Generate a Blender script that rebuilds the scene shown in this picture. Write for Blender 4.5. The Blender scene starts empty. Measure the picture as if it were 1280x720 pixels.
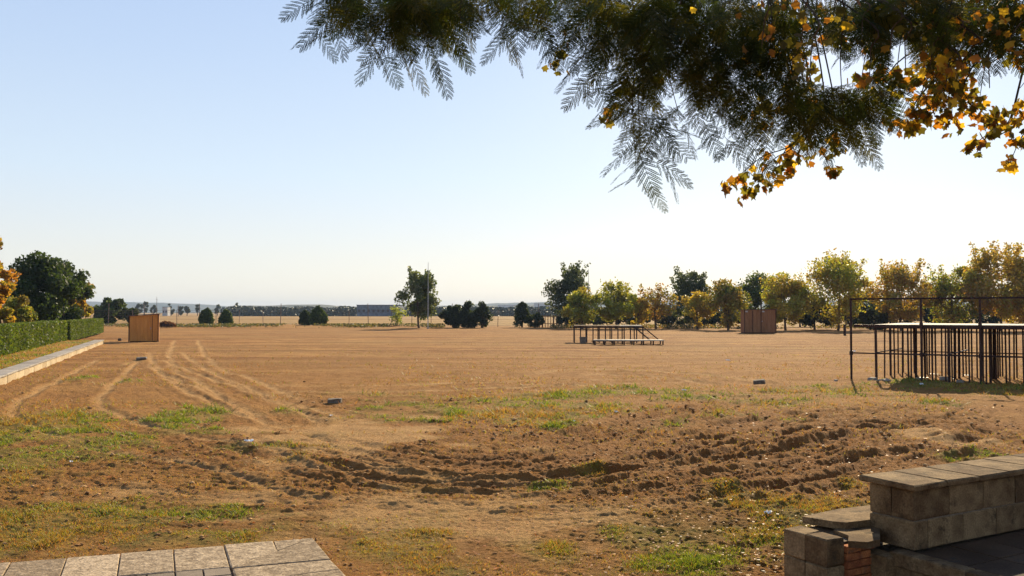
import bpy, math, random
import numpy as np
from mathutils import Vector, Matrix
random.seed(7); rng = np.random.default_rng(11)
S = bpy.context.scene
COL = S.collection
R = math.radians

# ------------------------------------------------------------------ camera
CAM_H = 2.1; FPX = 1100.0; PITCH = math.atan(30/1100)
cd = bpy.data.cameras.new('camera'); cam = bpy.data.objects.new('camera', cd); COL.objects.link(cam)
cd.sensor_width = 36; cd.lens = FPX/1280*36; cd.clip_start = .1; cd.clip_end = 20000
cam.location = (0, 0, CAM_H); cam.rotation_euler = (math.pi/2+PITCH, 0, 0)
S.camera = cam
# ------------------------------------------------------------------ light
SUN_AZ = R(19.7); SUN_EL = R(27)
W = bpy.data.worlds.new('World'); S.world = W; W.use_nodes = True
wn = W.node_tree.nodes; wl = W.node_tree.links
sky = wn.new('ShaderNodeTexSky'); sky.sky_type = 'NISHITA'; sky.sun_disc = False
sky.sun_elevation = SUN_EL; sky.sun_rotation = SUN_AZ
sky.air_density = 1.0; sky.dust_density = 0.9; sky.ozone_density = 1.6; sky.altitude = 600
bg = wn['Background']; wl.new(sky.outputs[0], bg.inputs[0]); bg.inputs[1].default_value = 0.07
tcw = wn.new('ShaderNodeTexCoord'); sxw = wn.new('ShaderNodeSeparateXYZ'); wl.new(tcw.outputs['Generated'], sxw.inputs[0])
rw = wn.new('ShaderNodeValToRGB'); wl.new(sxw.outputs[2], rw.inputs[0]); e_ = rw.color_ramp.elements
e_[0].position = 0; e_[0].color = (.60, .56, .50, 1); e_[1].position = 1; e_[1].color = (.06, .14, .38, 1)
for p_, c_ in ((.06, (.57, .55, .52, 1)), (.15, (.48, .55, .62, 1)), (.27, (.39, .48, .62, 1)), (.40, (.31, .41, .60, 1))):
    k_ = e_.new(p_); k_.color = c_
bg2 = wn.new('ShaderNodeBackground'); wl.new(rw.outputs[0], bg2.inputs[0]); bg2.inputs[1].default_value = .88
mw = wn.new('ShaderNodeMixShader'); mw.inputs[0].default_value = .74; wl.new(bg.outputs[0], mw.inputs[1]); wl.new(bg2.outputs[0], mw.inputs[2]); wl.new(mw.outputs[0], wn['World Output'].inputs[0])
sd = bpy.data.lights.new('sun', 'SUN'); sun = bpy.data.objects.new('sun', sd); COL.objects.link(sun)
sd.energy = 5.0; sd.angle = R(.53); sd.color = (1, .83, .55)
SD = Vector((math.sin(SUN_AZ)*math.cos(SUN_EL), math.cos(SUN_AZ)*math.cos(SUN_EL), math.sin(SUN_EL)))
sun.rotation_euler = SD.to_track_quat('Z', 'Y').to_euler()
S.view_settings.view_transform = 'Standard'; S.view_settings.look = 'None'
S.view_settings.exposure = 0.88; S.view_settings.gamma = 1
S.render.engine = 'CYCLES'

# ------------------------------------------------------------------ helpers
cp, sp = math.cos(PITCH), math.sin(PITCH)
def ray(u, v):
    a = (u-640)/FPX; c = (360-v)/FPX
    return Vector((a, cp-sp*c, sp+cp*c))
def G(u, v, z=0.):                      # pixel of the 1280 photo -> point on the level z
    d = ray(u, v); t = (z-CAM_H)/d.z
    return Vector((0, 0, CAM_H))+d*t
def P(u, v, Y):                         # pixel -> point at the distance Y
    d = ray(u, v); return Vector((0, 0, CAM_H))+d*(Y/d.y)
def U(u, Y): return (u-640)/FPX*Y*1.0   # sideways position at the distance Y

def hash2(i, j, s):
    n = (i.astype(np.int64)*374761393+j.astype(np.int64)*668265263+s*974711) & 0x7fffffff
    n = ((n ^ (n >> 13))*1274126177) & 0x7fffffff
    n = (n ^ (n >> 16)) & 0xffff
    return n/65535.0
def vnoise(x, y, s=0):
    i = np.floor(x); j = np.floor(y); fx = x-i; fy = y-j
    fx = fx*fx*(3-2*fx); fy = fy*fy*(3-2*fy)
    a = hash2(i, j, s); b = hash2(i+1, j, s); c = hash2(i, j+1, s); d = hash2(i+1, j+1, s)
    return (a*(1-fx)+b*fx)*(1-fy)+(c*(1-fx)+d*fx)*fy
def fbm(x, y, o=4, s=0):
    r = 0; a = .5; t = 0
    for k in range(o):
        r = r+a*vnoise(x, y, s+k*17); t += a; a *= .55; x = x*2.03+3.1; y = y*2.03+1.7
    return r/t

def tag(o, label=None, cat=None, group=None, kind=None):
    if label: o['label'] = label
    if cat: o['category'] = cat
    if group: o['group'] = group
    if kind: o['kind'] = kind
    return o
def empty(name, loc=(0, 0, 0), rz=0, **k):
    o = bpy.data.objects.new(name, None); COL.objects.link(o)
    o.location = loc; o.rotation_euler = (0, 0, rz); o.empty_display_size = .2
    return tag(o, **k)
def link(name, me, parent=None, loc=None, rot=None, **k):
    o = bpy.data.objects.new(name, me); COL.objects.link(o)
    if parent: o.parent = parent
    if loc is not None: o.location = loc
    if rot is not None: o.rotation_euler = rot
    return tag(o, **k)

class MB:
    """collects simple solids and becomes one mesh"""
    def __init__(s): s.v = []; s.f = []
    def add(s, vs, fs):
        n = len(s.v); s.v += [tuple(v) for v in vs]; s.f += [tuple(i+n for i in f) for f in fs]; return s
    def box(s, c, d, rz=0, M=None, jit=0, bev=0):
        x, y, z = d[0]/2, d[1]/2, d[2]/2
        if bev > 0:
            b = bev; pts = []
            for sz, q in ((-z, b), (-z+b, 0), (z-b, 0), (z, b)):
                for a, e in ((-1, -1), (1, -1), (1, 1), (-1, 1)):
                    pts.append(Vector((a*(x-q), e*(y-q), sz)))
            fs = [(3, 2, 1, 0), (12, 13, 14, 15)]
            for k in range(3):
                for i in range(4):
                    j = (i+1) % 4; fs.append((k*4+i, k*4+j, k*4+4+j, k*4+4+i))
        else:
            pts = [Vector((a*x, e*y, g*z)) for g in (-1, 1) for a, e in ((-1, -1), (1, -1), (1, 1), (-1, 1))]
            fs = [(3, 2, 1, 0), (4, 5, 6, 7), (0, 1, 5, 4), (1, 2, 6, 5), (2, 3, 7, 6), (3, 0, 4, 7)]
        if jit: pts = [p+Vector([random.uniform(-jit, jit) for _ in range(3)]) for p in pts]
        m = Matrix.Rotation(rz, 3, 'Z') if M is None else M
        return s.add([m @ p+Vector(c) for p in pts], fs)
    def tube(s, pts, rad, n=7):
        pts = [Vector(p) for p in pts]
        if not hasattr(rad, '__len__'): rad = [rad]*len(pts)
        vs = []; fs = []
        ref = Vector((0.13, .31, 1)) if abs((pts[-1]-pts[0]).normalized().z) < .9 else Vector((1, .2, 0))
        for i, p in enumerate(pts):
            t = (pts[min(i+1, len(pts)-1)]-pts[max(i-1, 0)]).normalized()
            a = t.cross(ref).normalized(); b = t.cross(a)
            for k in range(n):
                q = 2*math.pi*k/n; vs.append(p+(a*math.cos(q)+b*math.sin(q))*rad[i])
        for i in range(len(pts)-1):
            for k in range(n):
                l = (k+1) % n; fs.append((i*n+k, i*n+l, i*n+n+l, i*n+n+k))
        fs.append(tuple(range(n))[::-1]); fs.append(tuple((len(pts)-1)*n+k for k in range(n)))
        return s.add(vs, fs)
    def prism(s, poly, z0, z1):
        n = len(poly); vs = [(p[0], p[1], z0) for p in poly]+[(p[0], p[1], z1) for p in poly]
        a = sum(poly[i][0]*poly[(i+1) % n][1]-poly[(i+1) % n][0]*poly[i][1] for i in range(n))
        fs = [tuple(range(n))[::-1], tuple(range(n, 2*n))]+[(i, (i+1) % n, n+(i+1) % n, n+i) for i in range(n)]
        if a < 0: fs = [f[::-1] for f in fs]
        return s.add(vs, fs)
    def mesh(s, name, mat, smooth=False):
        me = bpy.data.meshes.new(name); me.from_pydata(s.v, [], s.f); me.materials.append(mat)
        if smooth: me.polygons.foreach_set('use_smooth', [True]*len(me.polygons))
        me.update(); return me
    def build(s, name, mat, parent=None, smooth=False, **k):
        return link(name, s.mesh(name, mat, smooth), parent, **k)

def np_mesh(name, V, F, mat, cols=None, smooth=False, cname='col'):
    """V (n,3); F (m,k) one face size"""
    me = bpy.data.meshes.new(name); k = F.shape[1]
    me.vertices.add(len(V)); me.vertices.foreach_set('co', V.astype(np.float32).ravel())
    me.loops.add(F.size); me.loops.foreach_set('vertex_index', F.astype(np.int32).ravel())
    me.polygons.add(len(F)); me.polygons.foreach_set('loop_start', np.arange(0, F.size, k, dtype=np.int32))
    if smooth: me.polygons.foreach_set('use_smooth', np.ones(len(F), bool))
    me.update(calc_edges=True)
    if cols is not None:
        a = me.color_attributes.new(cname, 'FLOAT_COLOR', 'POINT')
        c = np.ones((len(V), 4), np.float32); c[:, :3] = cols; a.data.foreach_set('color', c.ravel())
    me.materials.append(mat); return me

# ------------------------------------------------------------------ materials
def newmat(name):
    m = bpy.data.materials.new(name); m.use_nodes = True
    return m, m.node_tree.nodes, m.node_tree.links, m.node_tree.nodes['Principled BSDF']
def rough_mat(name, c1, c2, scale=6, rough=.85, bump=.3, fine=60, spots=None, metal=0, bdist=.01, stretch=None):
    m, n, l, b = newmat(name)
    tc = n.new('ShaderNodeTexCoord'); mp = n.new('ShaderNodeMapping'); l.new(tc.outputs['Object'], mp.inputs[0])
    oj = n.new('ShaderNodeObjectInfo'); vm = n.new('ShaderNodeMath'); vm.operation = 'MULTIPLY'; vm.inputs[1].default_value = 37; l.new(oj.outputs['Random'], vm.inputs[0]); l.new(vm.outputs[0], mp.inputs['Location'])
    if stretch: mp.inputs['Scale'].default_value = stretch
    a = n.new('ShaderNodeTexNoise'); a.inputs['Scale'].default_value = scale; a.inputs['Detail'].default_value = 6; l.new(mp.outputs[0], a.inputs[0])
    f = n.new('ShaderNodeTexNoise'); f.inputs['Scale'].default_value = fine; f.inputs['Detail'].default_value = 4; l.new(mp.outputs[0], f.inputs[0])
    oi = n.new('ShaderNodeObjectInfo')
    ad = n.new('ShaderNodeMath'); ad.operation = 'MULTIPLY_ADD'; l.new(oi.outputs['Random'], ad.inputs[0]); ad.inputs[1].default_value = .28; ad.inputs[2].default_value = -.14
    a2 = n.new('ShaderNodeMath'); a2.operation = 'ADD'; l.new(a.outputs[0], a2.inputs[0]); l.new(ad.outputs[0], a2.inputs[1])
    cr = n.new('ShaderNodeValToRGB'); cr.color_ramp.elements[0].position = .32; cr.color_ramp.elements[1].position = .7
    cr.color_ramp.elements[0].color = (*c1, 1); cr.color_ramp.elements[1].color = (*c2, 1); l.new(a2.outputs[0], cr.inputs[0])
    mx = n.new('ShaderNodeMix'); mx.data_type = 'RGBA'; mx.blend_type = 'OVERLAY'; mx.inputs[0].default_value = .75
    l.new(cr.outputs[0], mx.inputs[6]); l.new(f.outputs['Fac'], mx.inputs[7])
    out = mx.outputs[2]
    if spots:
        v = n.new('ShaderNodeTexNoise'); v.inputs['Scale'].default_value = spots[1]; v.inputs['Detail'].default_value = 8; v.inputs['Roughness'].default_value = .7
        l.new(mp.outputs[0], v.inputs[0])
        r2 = n.new('ShaderNodeValToRGB'); r2.color_ramp.elements[0].position = spots[2]; r2.color_ramp.elements[1].position = spots[2]+.12; l.new(v.outputs[0], r2.inputs[0])
        m2 = n.new('ShaderNodeMix'); m2.data_type = 'RGBA'; l.new(r2.outputs[0], m2.inputs[0]); l.new(out, m2.inputs[6]); m2.inputs[7].default_value = (*spots[0], 1); out = m2.outputs[2]
    l.new(out, b.inputs['Base Color'])
    b.inputs['Roughness'].default_value = rough; b.inputs['Metallic'].default_value = metal
    b.inputs['Specular IOR Level'].default_value = .12
    bp = n.new('ShaderNodeBump'); bp.inputs['Strength'].default_value = bump; bp.inputs['Distance'].default_value = bdist
    sm = n.new('ShaderNodeMath'); sm.operation = 'ADD'; l.new(a.outputs[0], sm.inputs[0]); l.new(f.outputs[0], sm.inputs[1]); l.new(sm.outputs[0], bp.inputs['Height'])
    l.new(bp.outputs[0], b.inputs['Normal'])
    return m
def leaf_mat(name, trans=.5, rough=.55, attr='col', const=None, hue=.0):
    m, n, l, b = newmat(name); n.remove(b)
    out = n['Material Output']
    if const is None:
        at = n.new('ShaderNodeAttribute'); at.attribute_name = attr; c = at.outputs['Color']
    else:
        rg = n.new('ShaderNodeValToRGB'); oi = n.new('ShaderNodeObjectInfo'); l.new(oi.outputs['Random'], rg.inputs[0])
        e = rg.color_ramp.elements; e[0].color = (*const[0], 1); e[1].color = (*const[-1], 1)
        for i, q in enumerate(const[1:-1]):
            k = e.new((i+1)/(len(const)-1)); k.color = (*q, 1)
        c = rg.outputs[0]
    d = n.new('ShaderNodeBsdfPrincipled'); d.inputs['Roughness'].default_value = rough; d.inputs['Specular IOR Level'].default_value = .3; l.new(c, d.inputs['Base Color'])
    t = n.new('ShaderNodeBsdfTranslucent')
    mu = n.new('ShaderNodeMix'); mu.data_type = 'RGBA'; mu.blend_type = 'MULTIPLY'; mu.inputs[0].default_value = 1; l.new(c, mu.inputs[6]); mu.inputs[7].default_value = (1.5, 1.35, .6, 1)
    l.new(mu.outputs[2], t.inputs[0])
    mx = n.new('ShaderNodeMixShader'); mx.inputs[0].default_value = trans; l.new(d.outputs[0], mx.inputs[1]); l.new(t.outputs[0], mx.inputs[2]); l.new(mx.outputs[0], out.inputs[0])
    return m

M_concrete = rough_mat('weathered_stone', (.105, .062, .03), (.26, .175, .09), 7, .95, .8, 70, ((.06, .04, .022), 6, .54))
M_slab = rough_mat('pale_slab', (.22, .16, .10), (.46, .35, .23), 16, .95, .9, 55, ((.15, .105, .065), 26, .52))
M_slabdark = rough_mat('grey_paver', (.15, .115, .08), (.26, .205, .15), 5, .85, .4, 120)
M_mortar = rough_mat('mortar', (.10, .08, .055), (.19, .15, .11), 20, .95, .6, 90)
M_brick = rough_mat('orange_brick', (.22, .07, .03), (.42, .16, .06), 9, .9, .5, 80, ((.10, .07, .05), 7, .55))
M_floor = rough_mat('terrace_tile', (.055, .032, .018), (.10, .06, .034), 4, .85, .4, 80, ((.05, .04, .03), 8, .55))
M_cream = rough_mat('cream_stone', (.36, .27, .16), (.50, .40, .26), 2, .9, .4, 40)
M_grey = rough_mat('grey_coping', (.25, .215, .18), (.36, .32, .27), 2, .9, .4, 40)
M_steel = rough_mat('dark_steel', (.030, .018, .016), (.060, .034, .028), 5, .5, .1, 40, ((.09, .035, .02), 8, .6), metal=.3)
M_deck = rough_mat('worn_deck_board', (.22, .19, .16), (.36, .31, .26), 2, .7, .2, 40)
M_wood_old = rough_mat('old_timber', (.14, .085, .05), (.26, .17, .10), 3, .8, .4, 40, stretch=(1, 8, 8))
M_shed = rough_mat('orange_shed_board', (.54, .21, .05), (.66, .28, .07), 3, .75, .3, 60, stretch=(4, 4, .6))
M_shed2 = rough_mat('red_brown_shed_board', (.20, .09, .04), (.28, .135, .06), 3, .75, .3, 60, stretch=(4, 4, .6))
M_trim = rough_mat('dark_trim', (.05, .02, .012), (.08, .035, .02), 5, .7, .1, 50)
M_roof = rough_mat('shed_roof_sheet', (.05, .04, .035), (.10, .07, .06), 5, .8, .2, 50)
M_bark = rough_mat('bark', (.05, .035, .025), (.13, .095, .065), 8, .95, .9, 40, stretch=(3, 3, .6))
M_galv = rough_mat('galvanised_metal', (.30, .30, .29), (.42, .42, .41), 5, .5, .05, 50, metal=.4)
M_litter = rough_mat('white_litter', (.7, .7, .68), (.85, .85, .83), 20, .7, .1, 50)
M_far = rough_mat('far_building_wall', (.12, .14, .17), (.16, .18, .21), .05, .9, 0, 1)
M_farw = rough_mat('far_white_wall', (.42, .42, .41), (.50, .50, .49), .05, .9, 0, 1)
M_stonegrey = rough_mat('grey_block', (.10, .08, .06), (.22, .18, .14), 8, .9, .6, 60)
M_leaf = leaf_mat('leaf', .48)
M_leafthin = leaf_mat('thin_autumn_leaf', .55)
M_grassblade = leaf_mat('grass_blade', .4, .6)

# ------------------------------------------------------------------ ground
def spline(pts, n=12):
    pts = [np.array(p, float) for p in pts]; pts = [2*pts[0]-pts[1]]+pts+[2*pts[-1]-pts[-2]]
    o = []
    for i in range(1, len(pts)-2):
        a, b, c, d = pts[i-1:i+3]
        for t in np.linspace(0, 1, n, endpoint=False):
            o.append(.5*((2*b)+(c-a)*t+(2*a-5*b+4*c-d)*t*t+(-a+3*b-3*c+d)*t**3))
    o.append(pts[-2]); return np.array(o)
def gpath(px): return spline([tuple(G(u, v)[:2]) for u, v in px])
# wheel tracks and ploughed furrows, each (path, offsets of its ruts in metres, depth, rut half width)
TR = [
 ([(150, 448), (120, 470), (75, 505), (110, 530), (190, 556), (330, 575), (430, 600), (560, 618), (760, 616), (960, 590)], (-.85, .85), .03, .10),
 ([(165, 458), (190, 452), (230, 470), (290, 492), (360, 520), (350, 545), (420, 575), (560, 600)], (-.5, .5), .024, .10),
 ([(205, 440), (228, 462), (270, 486), (330, 510), (420, 532)], (-.8, .8), .022, .11),
 ([(232, 425), (240, 455), (290, 480), (345, 508)], (-.8, .8), .02, .11),
 ([(300, 543), (420, 570), (560, 588), (700, 582), (800, 556), (880, 528), (930, 506), (900, 492)], (-.85, .85), .06, .15),
 ([(480, 574), (620, 572), (740, 548), (830, 524), (900, 505)], (-.4, .5), .05, .13),
 ([(560, 606), (700, 606), (860, 588), (1000, 565), (1120, 545), (1280, 532)], (-.9, .9), .06, .16),
 ([(620, 625), (780, 612), (940, 590), (1080, 562), (1160, 540), (1180, 515), (1110, 500)], (-.8, .8), .055, .15),
 ([(700, 575), (860, 548), (1000, 528), (1140, 516), (1280, 512)], (-.8, .8), .05, .15),
 ([(760, 640), (900, 612), (1060, 585), (1280, 555)], (-.3, .5), .05, .13),
 ([(100, 618), (250, 640), (420, 632), (560, 622), (690, 640)], (-.35, .35), .03, .10),
 ([(0, 600), (160, 612), (330, 628), (520, 640)], (0,), .03, .12),
 ([(640, 500), (540, 503), (440, 504), (300, 498)], (-.2,), .07, .22),
 ([(690, 470), (740, 464), (860, 470), (930, 480)], (-.9, .9), .04, .2),
 ([(300, 488), (480, 487), (640, 482), (860, 474)], (-.9, .9), .03, .2),
]
TR += [([(430, 600), (560, 596), (700, 592), (840, 574), (960, 552), (1060, 530)], (-.25, .25), .041, .06),
 ([(640, 585), (780, 574), (920, 548), (1040, 524), (1110, 508)], (-.3, .3), .041, .06),
 ([(820, 604), (960, 580), (1090, 552), (1200, 528), (1230, 505)], (-.3, .35), .041, .06),
 ([(640, 556), (760, 538), (860, 514), (905, 500)], (-.25, .3), .041, .06),
 ([(900, 540), (1020, 536), (1150, 528), (1280, 524)], (-.3, .3), .041, .06)]
TRACKS = [(gpath(p), o, d*(.8 if d > .052 else 1), w) for p, o, d, w in TR]
KV = Vector((G(130, 430)-G(0, 483))).normalized(); K0 = G(0, 483)-KV*14; KLEN = (G(130, 430)-K0).length
KN = Vector((-KV.y, KV.x, 0))                                      # towards the lawn (left)
def kerbco(x, y):
    dx = x-K0.x; dy = y-K0.y
    return dx*KV.x+dy*KV.y, dx*KN.x+dy*KN.y
# (u, v, half width px, half height px, amount) green patches and sandy patches, laid on the ground
GR = [(25, 545, 60, 26, .95), (20, 600, 45, 18, .8), (150, 575, 90, 9, .55), (330, 560, 80, 6, .5), (640, 512, 230, 16, .62), (900, 500, 120, 8, .5), (420, 655, 60, 6, .5), (30, 530, 50, 14, 1), (25, 575, 60, 22, .8), (235, 520, 45, 9, .9), (140, 553, 55, 9, .75), (60, 610, 70, 12, .5), (265, 538, 55, 6, .6), (430, 521, 22, 5, .7),
      (700, 495, 65, 4, .95), (780, 491, 90, 5, .9), (560, 517, 60, 8, .75), (470, 520, 40, 6, .5), (640, 526, 24, 5, .95), (697, 533, 22, 4, .95), (640, 505, 160, 12, .55), (850, 493, 50, 6, .7),
      (830, 672, 85, 22, .9), (920, 614, 20, 7, .9), (1000, 640, 90, 20, 1), (950, 670, 80, 20, .85), (1020, 489, 60, 7, .65), (690, 610, 22, 7, .9), (500, 690, 90, 18, .85),
      (680, 690, 60, 14, .95), (110, 655, 170, 22, .85), (45, 680, 45, 16, 1), (230, 672, 120, 18, .85), (520, 665, 45, 7, .8), (1190, 572, 18, 6, .8), (1060, 604, 16, 5, .9), (1240, 570, 25, 5, .6),
      (170, 478, 25, 3, .4), (860, 700, 120, 20, .6), (340, 660, 50, 10, .55), (100, 475, 14, 4, .8), (560, 712, 60, 10, .7), (745, 590, 22, 4, .6), (1180, 505, 60, 6, .5), (1240, 487, 60, 7, .9), (1170, 480, 70, 5, .7),
      (410, 545, 30, 6, .5), (300, 572, 60, 6, .35), (1050, 655, 40, 12, .9)]
SA = [(560, 645, 130, 24, 1), (420, 545, 90, 18, .8), (620, 560, 120, 14, .35), (300, 625, 130, 9, .6), (170, 615, 60, 8, .5), (480, 660, 90, 10, .7), (470, 540, 90, 14, .7), (900, 560, 60, 5, .5), (780, 560, 60, 5, .4), (1180, 545, 70, 8, .4), (870, 640, 60, 12, .3)]
def blob(x, y, L, s):
    r = np.zeros_like(x)
    for (u, v, a, b, k) in L:
        c = G(u, v); ax = a/FPX*c.y; by = b*c.y*c.y/2310
        d = ((x-c.x)/ax)**2+((y-c.y)/by)**2
        r = np.maximum(r, k*np.exp(-d*.7))
    n = fbm(x*1.3, y*1.3, 4, s)
    return np.clip((r-.5+(n-.5)*1.5)*2.3+.58, 0, 1)*(r > .05)
def field_masks(x, y):
    grass = blob(x, y, GR, 3); sand = np.clip(blob(x, y, SA, 40)*1.4, 0, 1); grass = grass*(1-.6*sand)
    # ploughed dark band
    D = np.hypot(x, y); til = np.exp(-((D-14)/6.5)**2)*(.55+.45*np.clip((x+8)/6, 0, 1))
    til = .65*np.clip(til*1.4-.45+(fbm(x*.35, y*.8, 4, 91)-.5)*1.7, 0, 1)*(1-.8*sand)
    near = np.clip((13-D)/5, 0, 1)
    scat = np.clip((fbm(x*.9, y*.9, 4, 5)-.56)*6, 0, 1)*near*.5
    grass = np.maximum(grass, scat)
    return grass, til, sand
def lawn_z(x, y):
    s, n = kerbco(x, y)
    w = np.clip((n-.18)/.16, 0, 1)*np.clip((KLEN+9-s)/9, 0, 1)
    return .235*w, w
def ground(x, y, detail=True):
    D = np.hypot(x, y)
    grass, til, sand = field_masks(x, y)
    fade = np.clip(26/np.maximum(D, 1), 0, 1)
    z = (fbm(x*.25, y*.25, 3, 200)-.5)*.10*np.clip(D/12, .3, 1)
    z = z+(fbm(x*1.7, y*1.7, 3, 210)-.5)*.045
    cl = 1-np.abs(2*fbm(x*3.2, y*4.6, 4, 220)-1)
    z = z+(cl-.75)*(.042+.018*til)*fade*(1-.75*sand)
    cr_ = np.abs(2*fbm(x*9, y*12, 3, 230)-1)
    z = z+(cr_-.3)*(.028+.020*til)*np.clip(14/np.maximum(D, 1), 0, 1)*(1-.7*sand)
    z = z+(fbm(x*20, y*26, 2, 240)-.5)*.034*np.clip(9/np.maximum(D, 1), 0, 1)
    mid = np.clip((D-16)/10, 0, 1)*np.clip((110-D)/60, 0, 1)
    z = z+(1-np.abs(2*fbm(x*.55, y*1.0, 4, 250)-1)-.7)*.10*mid
    rut = np.zeros_like(z)
    for path, offs, dep, w in TRACKS:
        lo = path.min(0)-2; hi = path.max(0)+2
        idx = np.nonzero((x > lo[0]) & (x < hi[0]) & (y > lo[1]) & (y < hi[1]))[0]
        if len(idx) == 0: continue
        px = x[idx]; py = y[idx]; best = np.full(len(idx), 1e9); sg = np.zeros(len(idx)); al = np.zeros(len(idx)); L0 = 0.
        for a, b in zip(path[:-1], path[1:]):
            d = b-a; L = np.hypot(*d)+1e-9; d = d/L
            t = np.clip((px-a[0])*d[0]+(py-a[1])*d[1], 0, L)
            qx = px-a[0]-t*d[0]; qy = py-a[1]-t*d[1]; q = np.hypot(qx, qy)
            m = q < best; best[m] = q[m]; sg[m] = np.sign(d[0]*qy-d[1]*qx)[m]; al[m] = L0+t[m]; L0 += L
        sd_ = best*sg
        wob = (vnoise(al*.8, al*0+3, 9)-.5)*.15
        k = .35+.9*vnoise(al*.5, al*0, 77)
        end = np.clip(al/2, 0, 1)*np.clip((L0-al)/2, 0, 1)
        st_ = 1-np.abs(2*vnoise(sd_*4.6+40, al*.22, 140)-1)+.5*(1-np.abs(2*vnoise(sd_*10+40, al*.8, 141)-1))
        wide = np.exp(-(sd_/1.9)**2)*end*(.45 if dep < .04 else 1)*np.clip(22/np.maximum(py, 1), .2, 1)
        z[idx] += (st_-1.0)*.065*wide*(.35+vnoise(px*.9, py*.9, 33))
        rut[idx] = np.maximum(rut[idx], .8*wide*np.clip(1.1-st_, 0, 1)*(dep > .04))
        for o in offs:
            e = sd_-o+wob
            g = -.8*dep*np.exp(-(e/w)**2)+dep*.6*np.exp(-((np.abs(e)-2.0*w)/(.7*w))**2)
            g = g-np.exp(-(e/w)**2)*.03*(vnoise(al*4, e*6, 12)-.3)
            g = g*k*end*(.5+vnoise(px*6, py*6, 31))
            z[idx] += g
            if dep > .04: rut[idx] = np.maximum(rut[idx], np.exp(-(e/(1.6*w))**2)*k*end)
            else: sand[idx] = np.maximum(sand[idx], np.exp(-(e/(1.3*w))**2)*np.clip(k*1.2, 0, 1)*end)
    z = z+grass*.045*vnoise(x*2.2, y*2.2, 8)
    # low bank in front of the far fence
    bx = np.clip((x+62)/8, 0, 1)*np.clip((-8-x)/6, 0, 1)
    z = z+bx*.35*np.exp(-((y-118)/4.)**2)*(.5+vnoise(x*.3, y*.3, 60))
    # keep the soil under the paving and the terrace
    for (cx, cy, rr) in ((-2.5, 5.6, 3.4),):
        q = np.clip(1.6-np.hypot(x-cx, y-cy)/rr, 0, 1); z = z*(1-.75*q)
    lz, lw = lawn_z(x, y)
    z = z*(1-.5*lw)*np.clip(1.25-D/400, .1, 1)+lz
    return z, grass, til, sand, rut, lw

def build_ground():
    PX, PY = 0., -2.5
    fine = np.linspace(-R(41), R(41), 1080); coarse = np.linspace(R(41), 2*math.pi-R(41), 60)[1:-1]
    th = np.concatenate([fine, coarse]); nT = len(th)
    v = np.concatenate([np.linspace(330, 21, 620), np.array([20, 19, 18, 17, 16, 15, 14, 13, 12, 11, 10, 9, 8, 7, 6, 5, 4, 3, 2, 1, .6, .47])])
    Y = 2310/v; r = np.concatenate([[.6, 1.5, 3, 5, 7.5], Y+2.5]); r = r[:5].tolist()+[q for q in r[5:] if q > 8.0]; r = np.array(r); nR = len(r)
    TT, RR = np.meshgrid(th, r); x = (PX+np.sin(TT)*RR).ravel(); y = (PY+np.cos(TT)*RR).ravel()
    z, g, t, s, ru, lw = ground(x, y)
    V = np.stack([x, y, z], 1); V = np.vstack([V, [[PX, PY, 0]]])
    i = np.arange(nR-1)[:, None]*nT; j = np.arange(nT)[None, :]; j2 = (j+1) % nT
    F = np.stack([i+j, i+nT+j, i+nT+j2, i+j2], -1).reshape(-1, 4)
    F = np.vstack([F, np.array([[nR*nT, k, (k+1) % nT, nR*nT] for k in range(0)]).reshape(-1, 4).astype(int)]) if False else F
    # masks
    D = np.hypot(x, y)
    lawng = lw*.85
    C = np.stack([np.maximum(g, lawng), np.clip(t+.5*ru, 0, 1), s], 1); C = np.vstack([C, [[0, 0, 0]]])
    F = F[:, ::-1]
    me = np_mesh('ground', V, F, M_ground, C, smooth=True, cname='mask')
    # outer/lawn mask as second attribute
    a = me.color_attributes.new('zone', 'FLOAT_COLOR', 'POINT'); c = np.zeros((len(V), 4), np.float32); c[:, 3] = 1
    fld = np.clip((y-128)/4, 0, 1)
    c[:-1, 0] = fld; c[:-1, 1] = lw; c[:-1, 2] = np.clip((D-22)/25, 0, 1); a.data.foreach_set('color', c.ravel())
    return link('ground', me, kind='structure')

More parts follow.
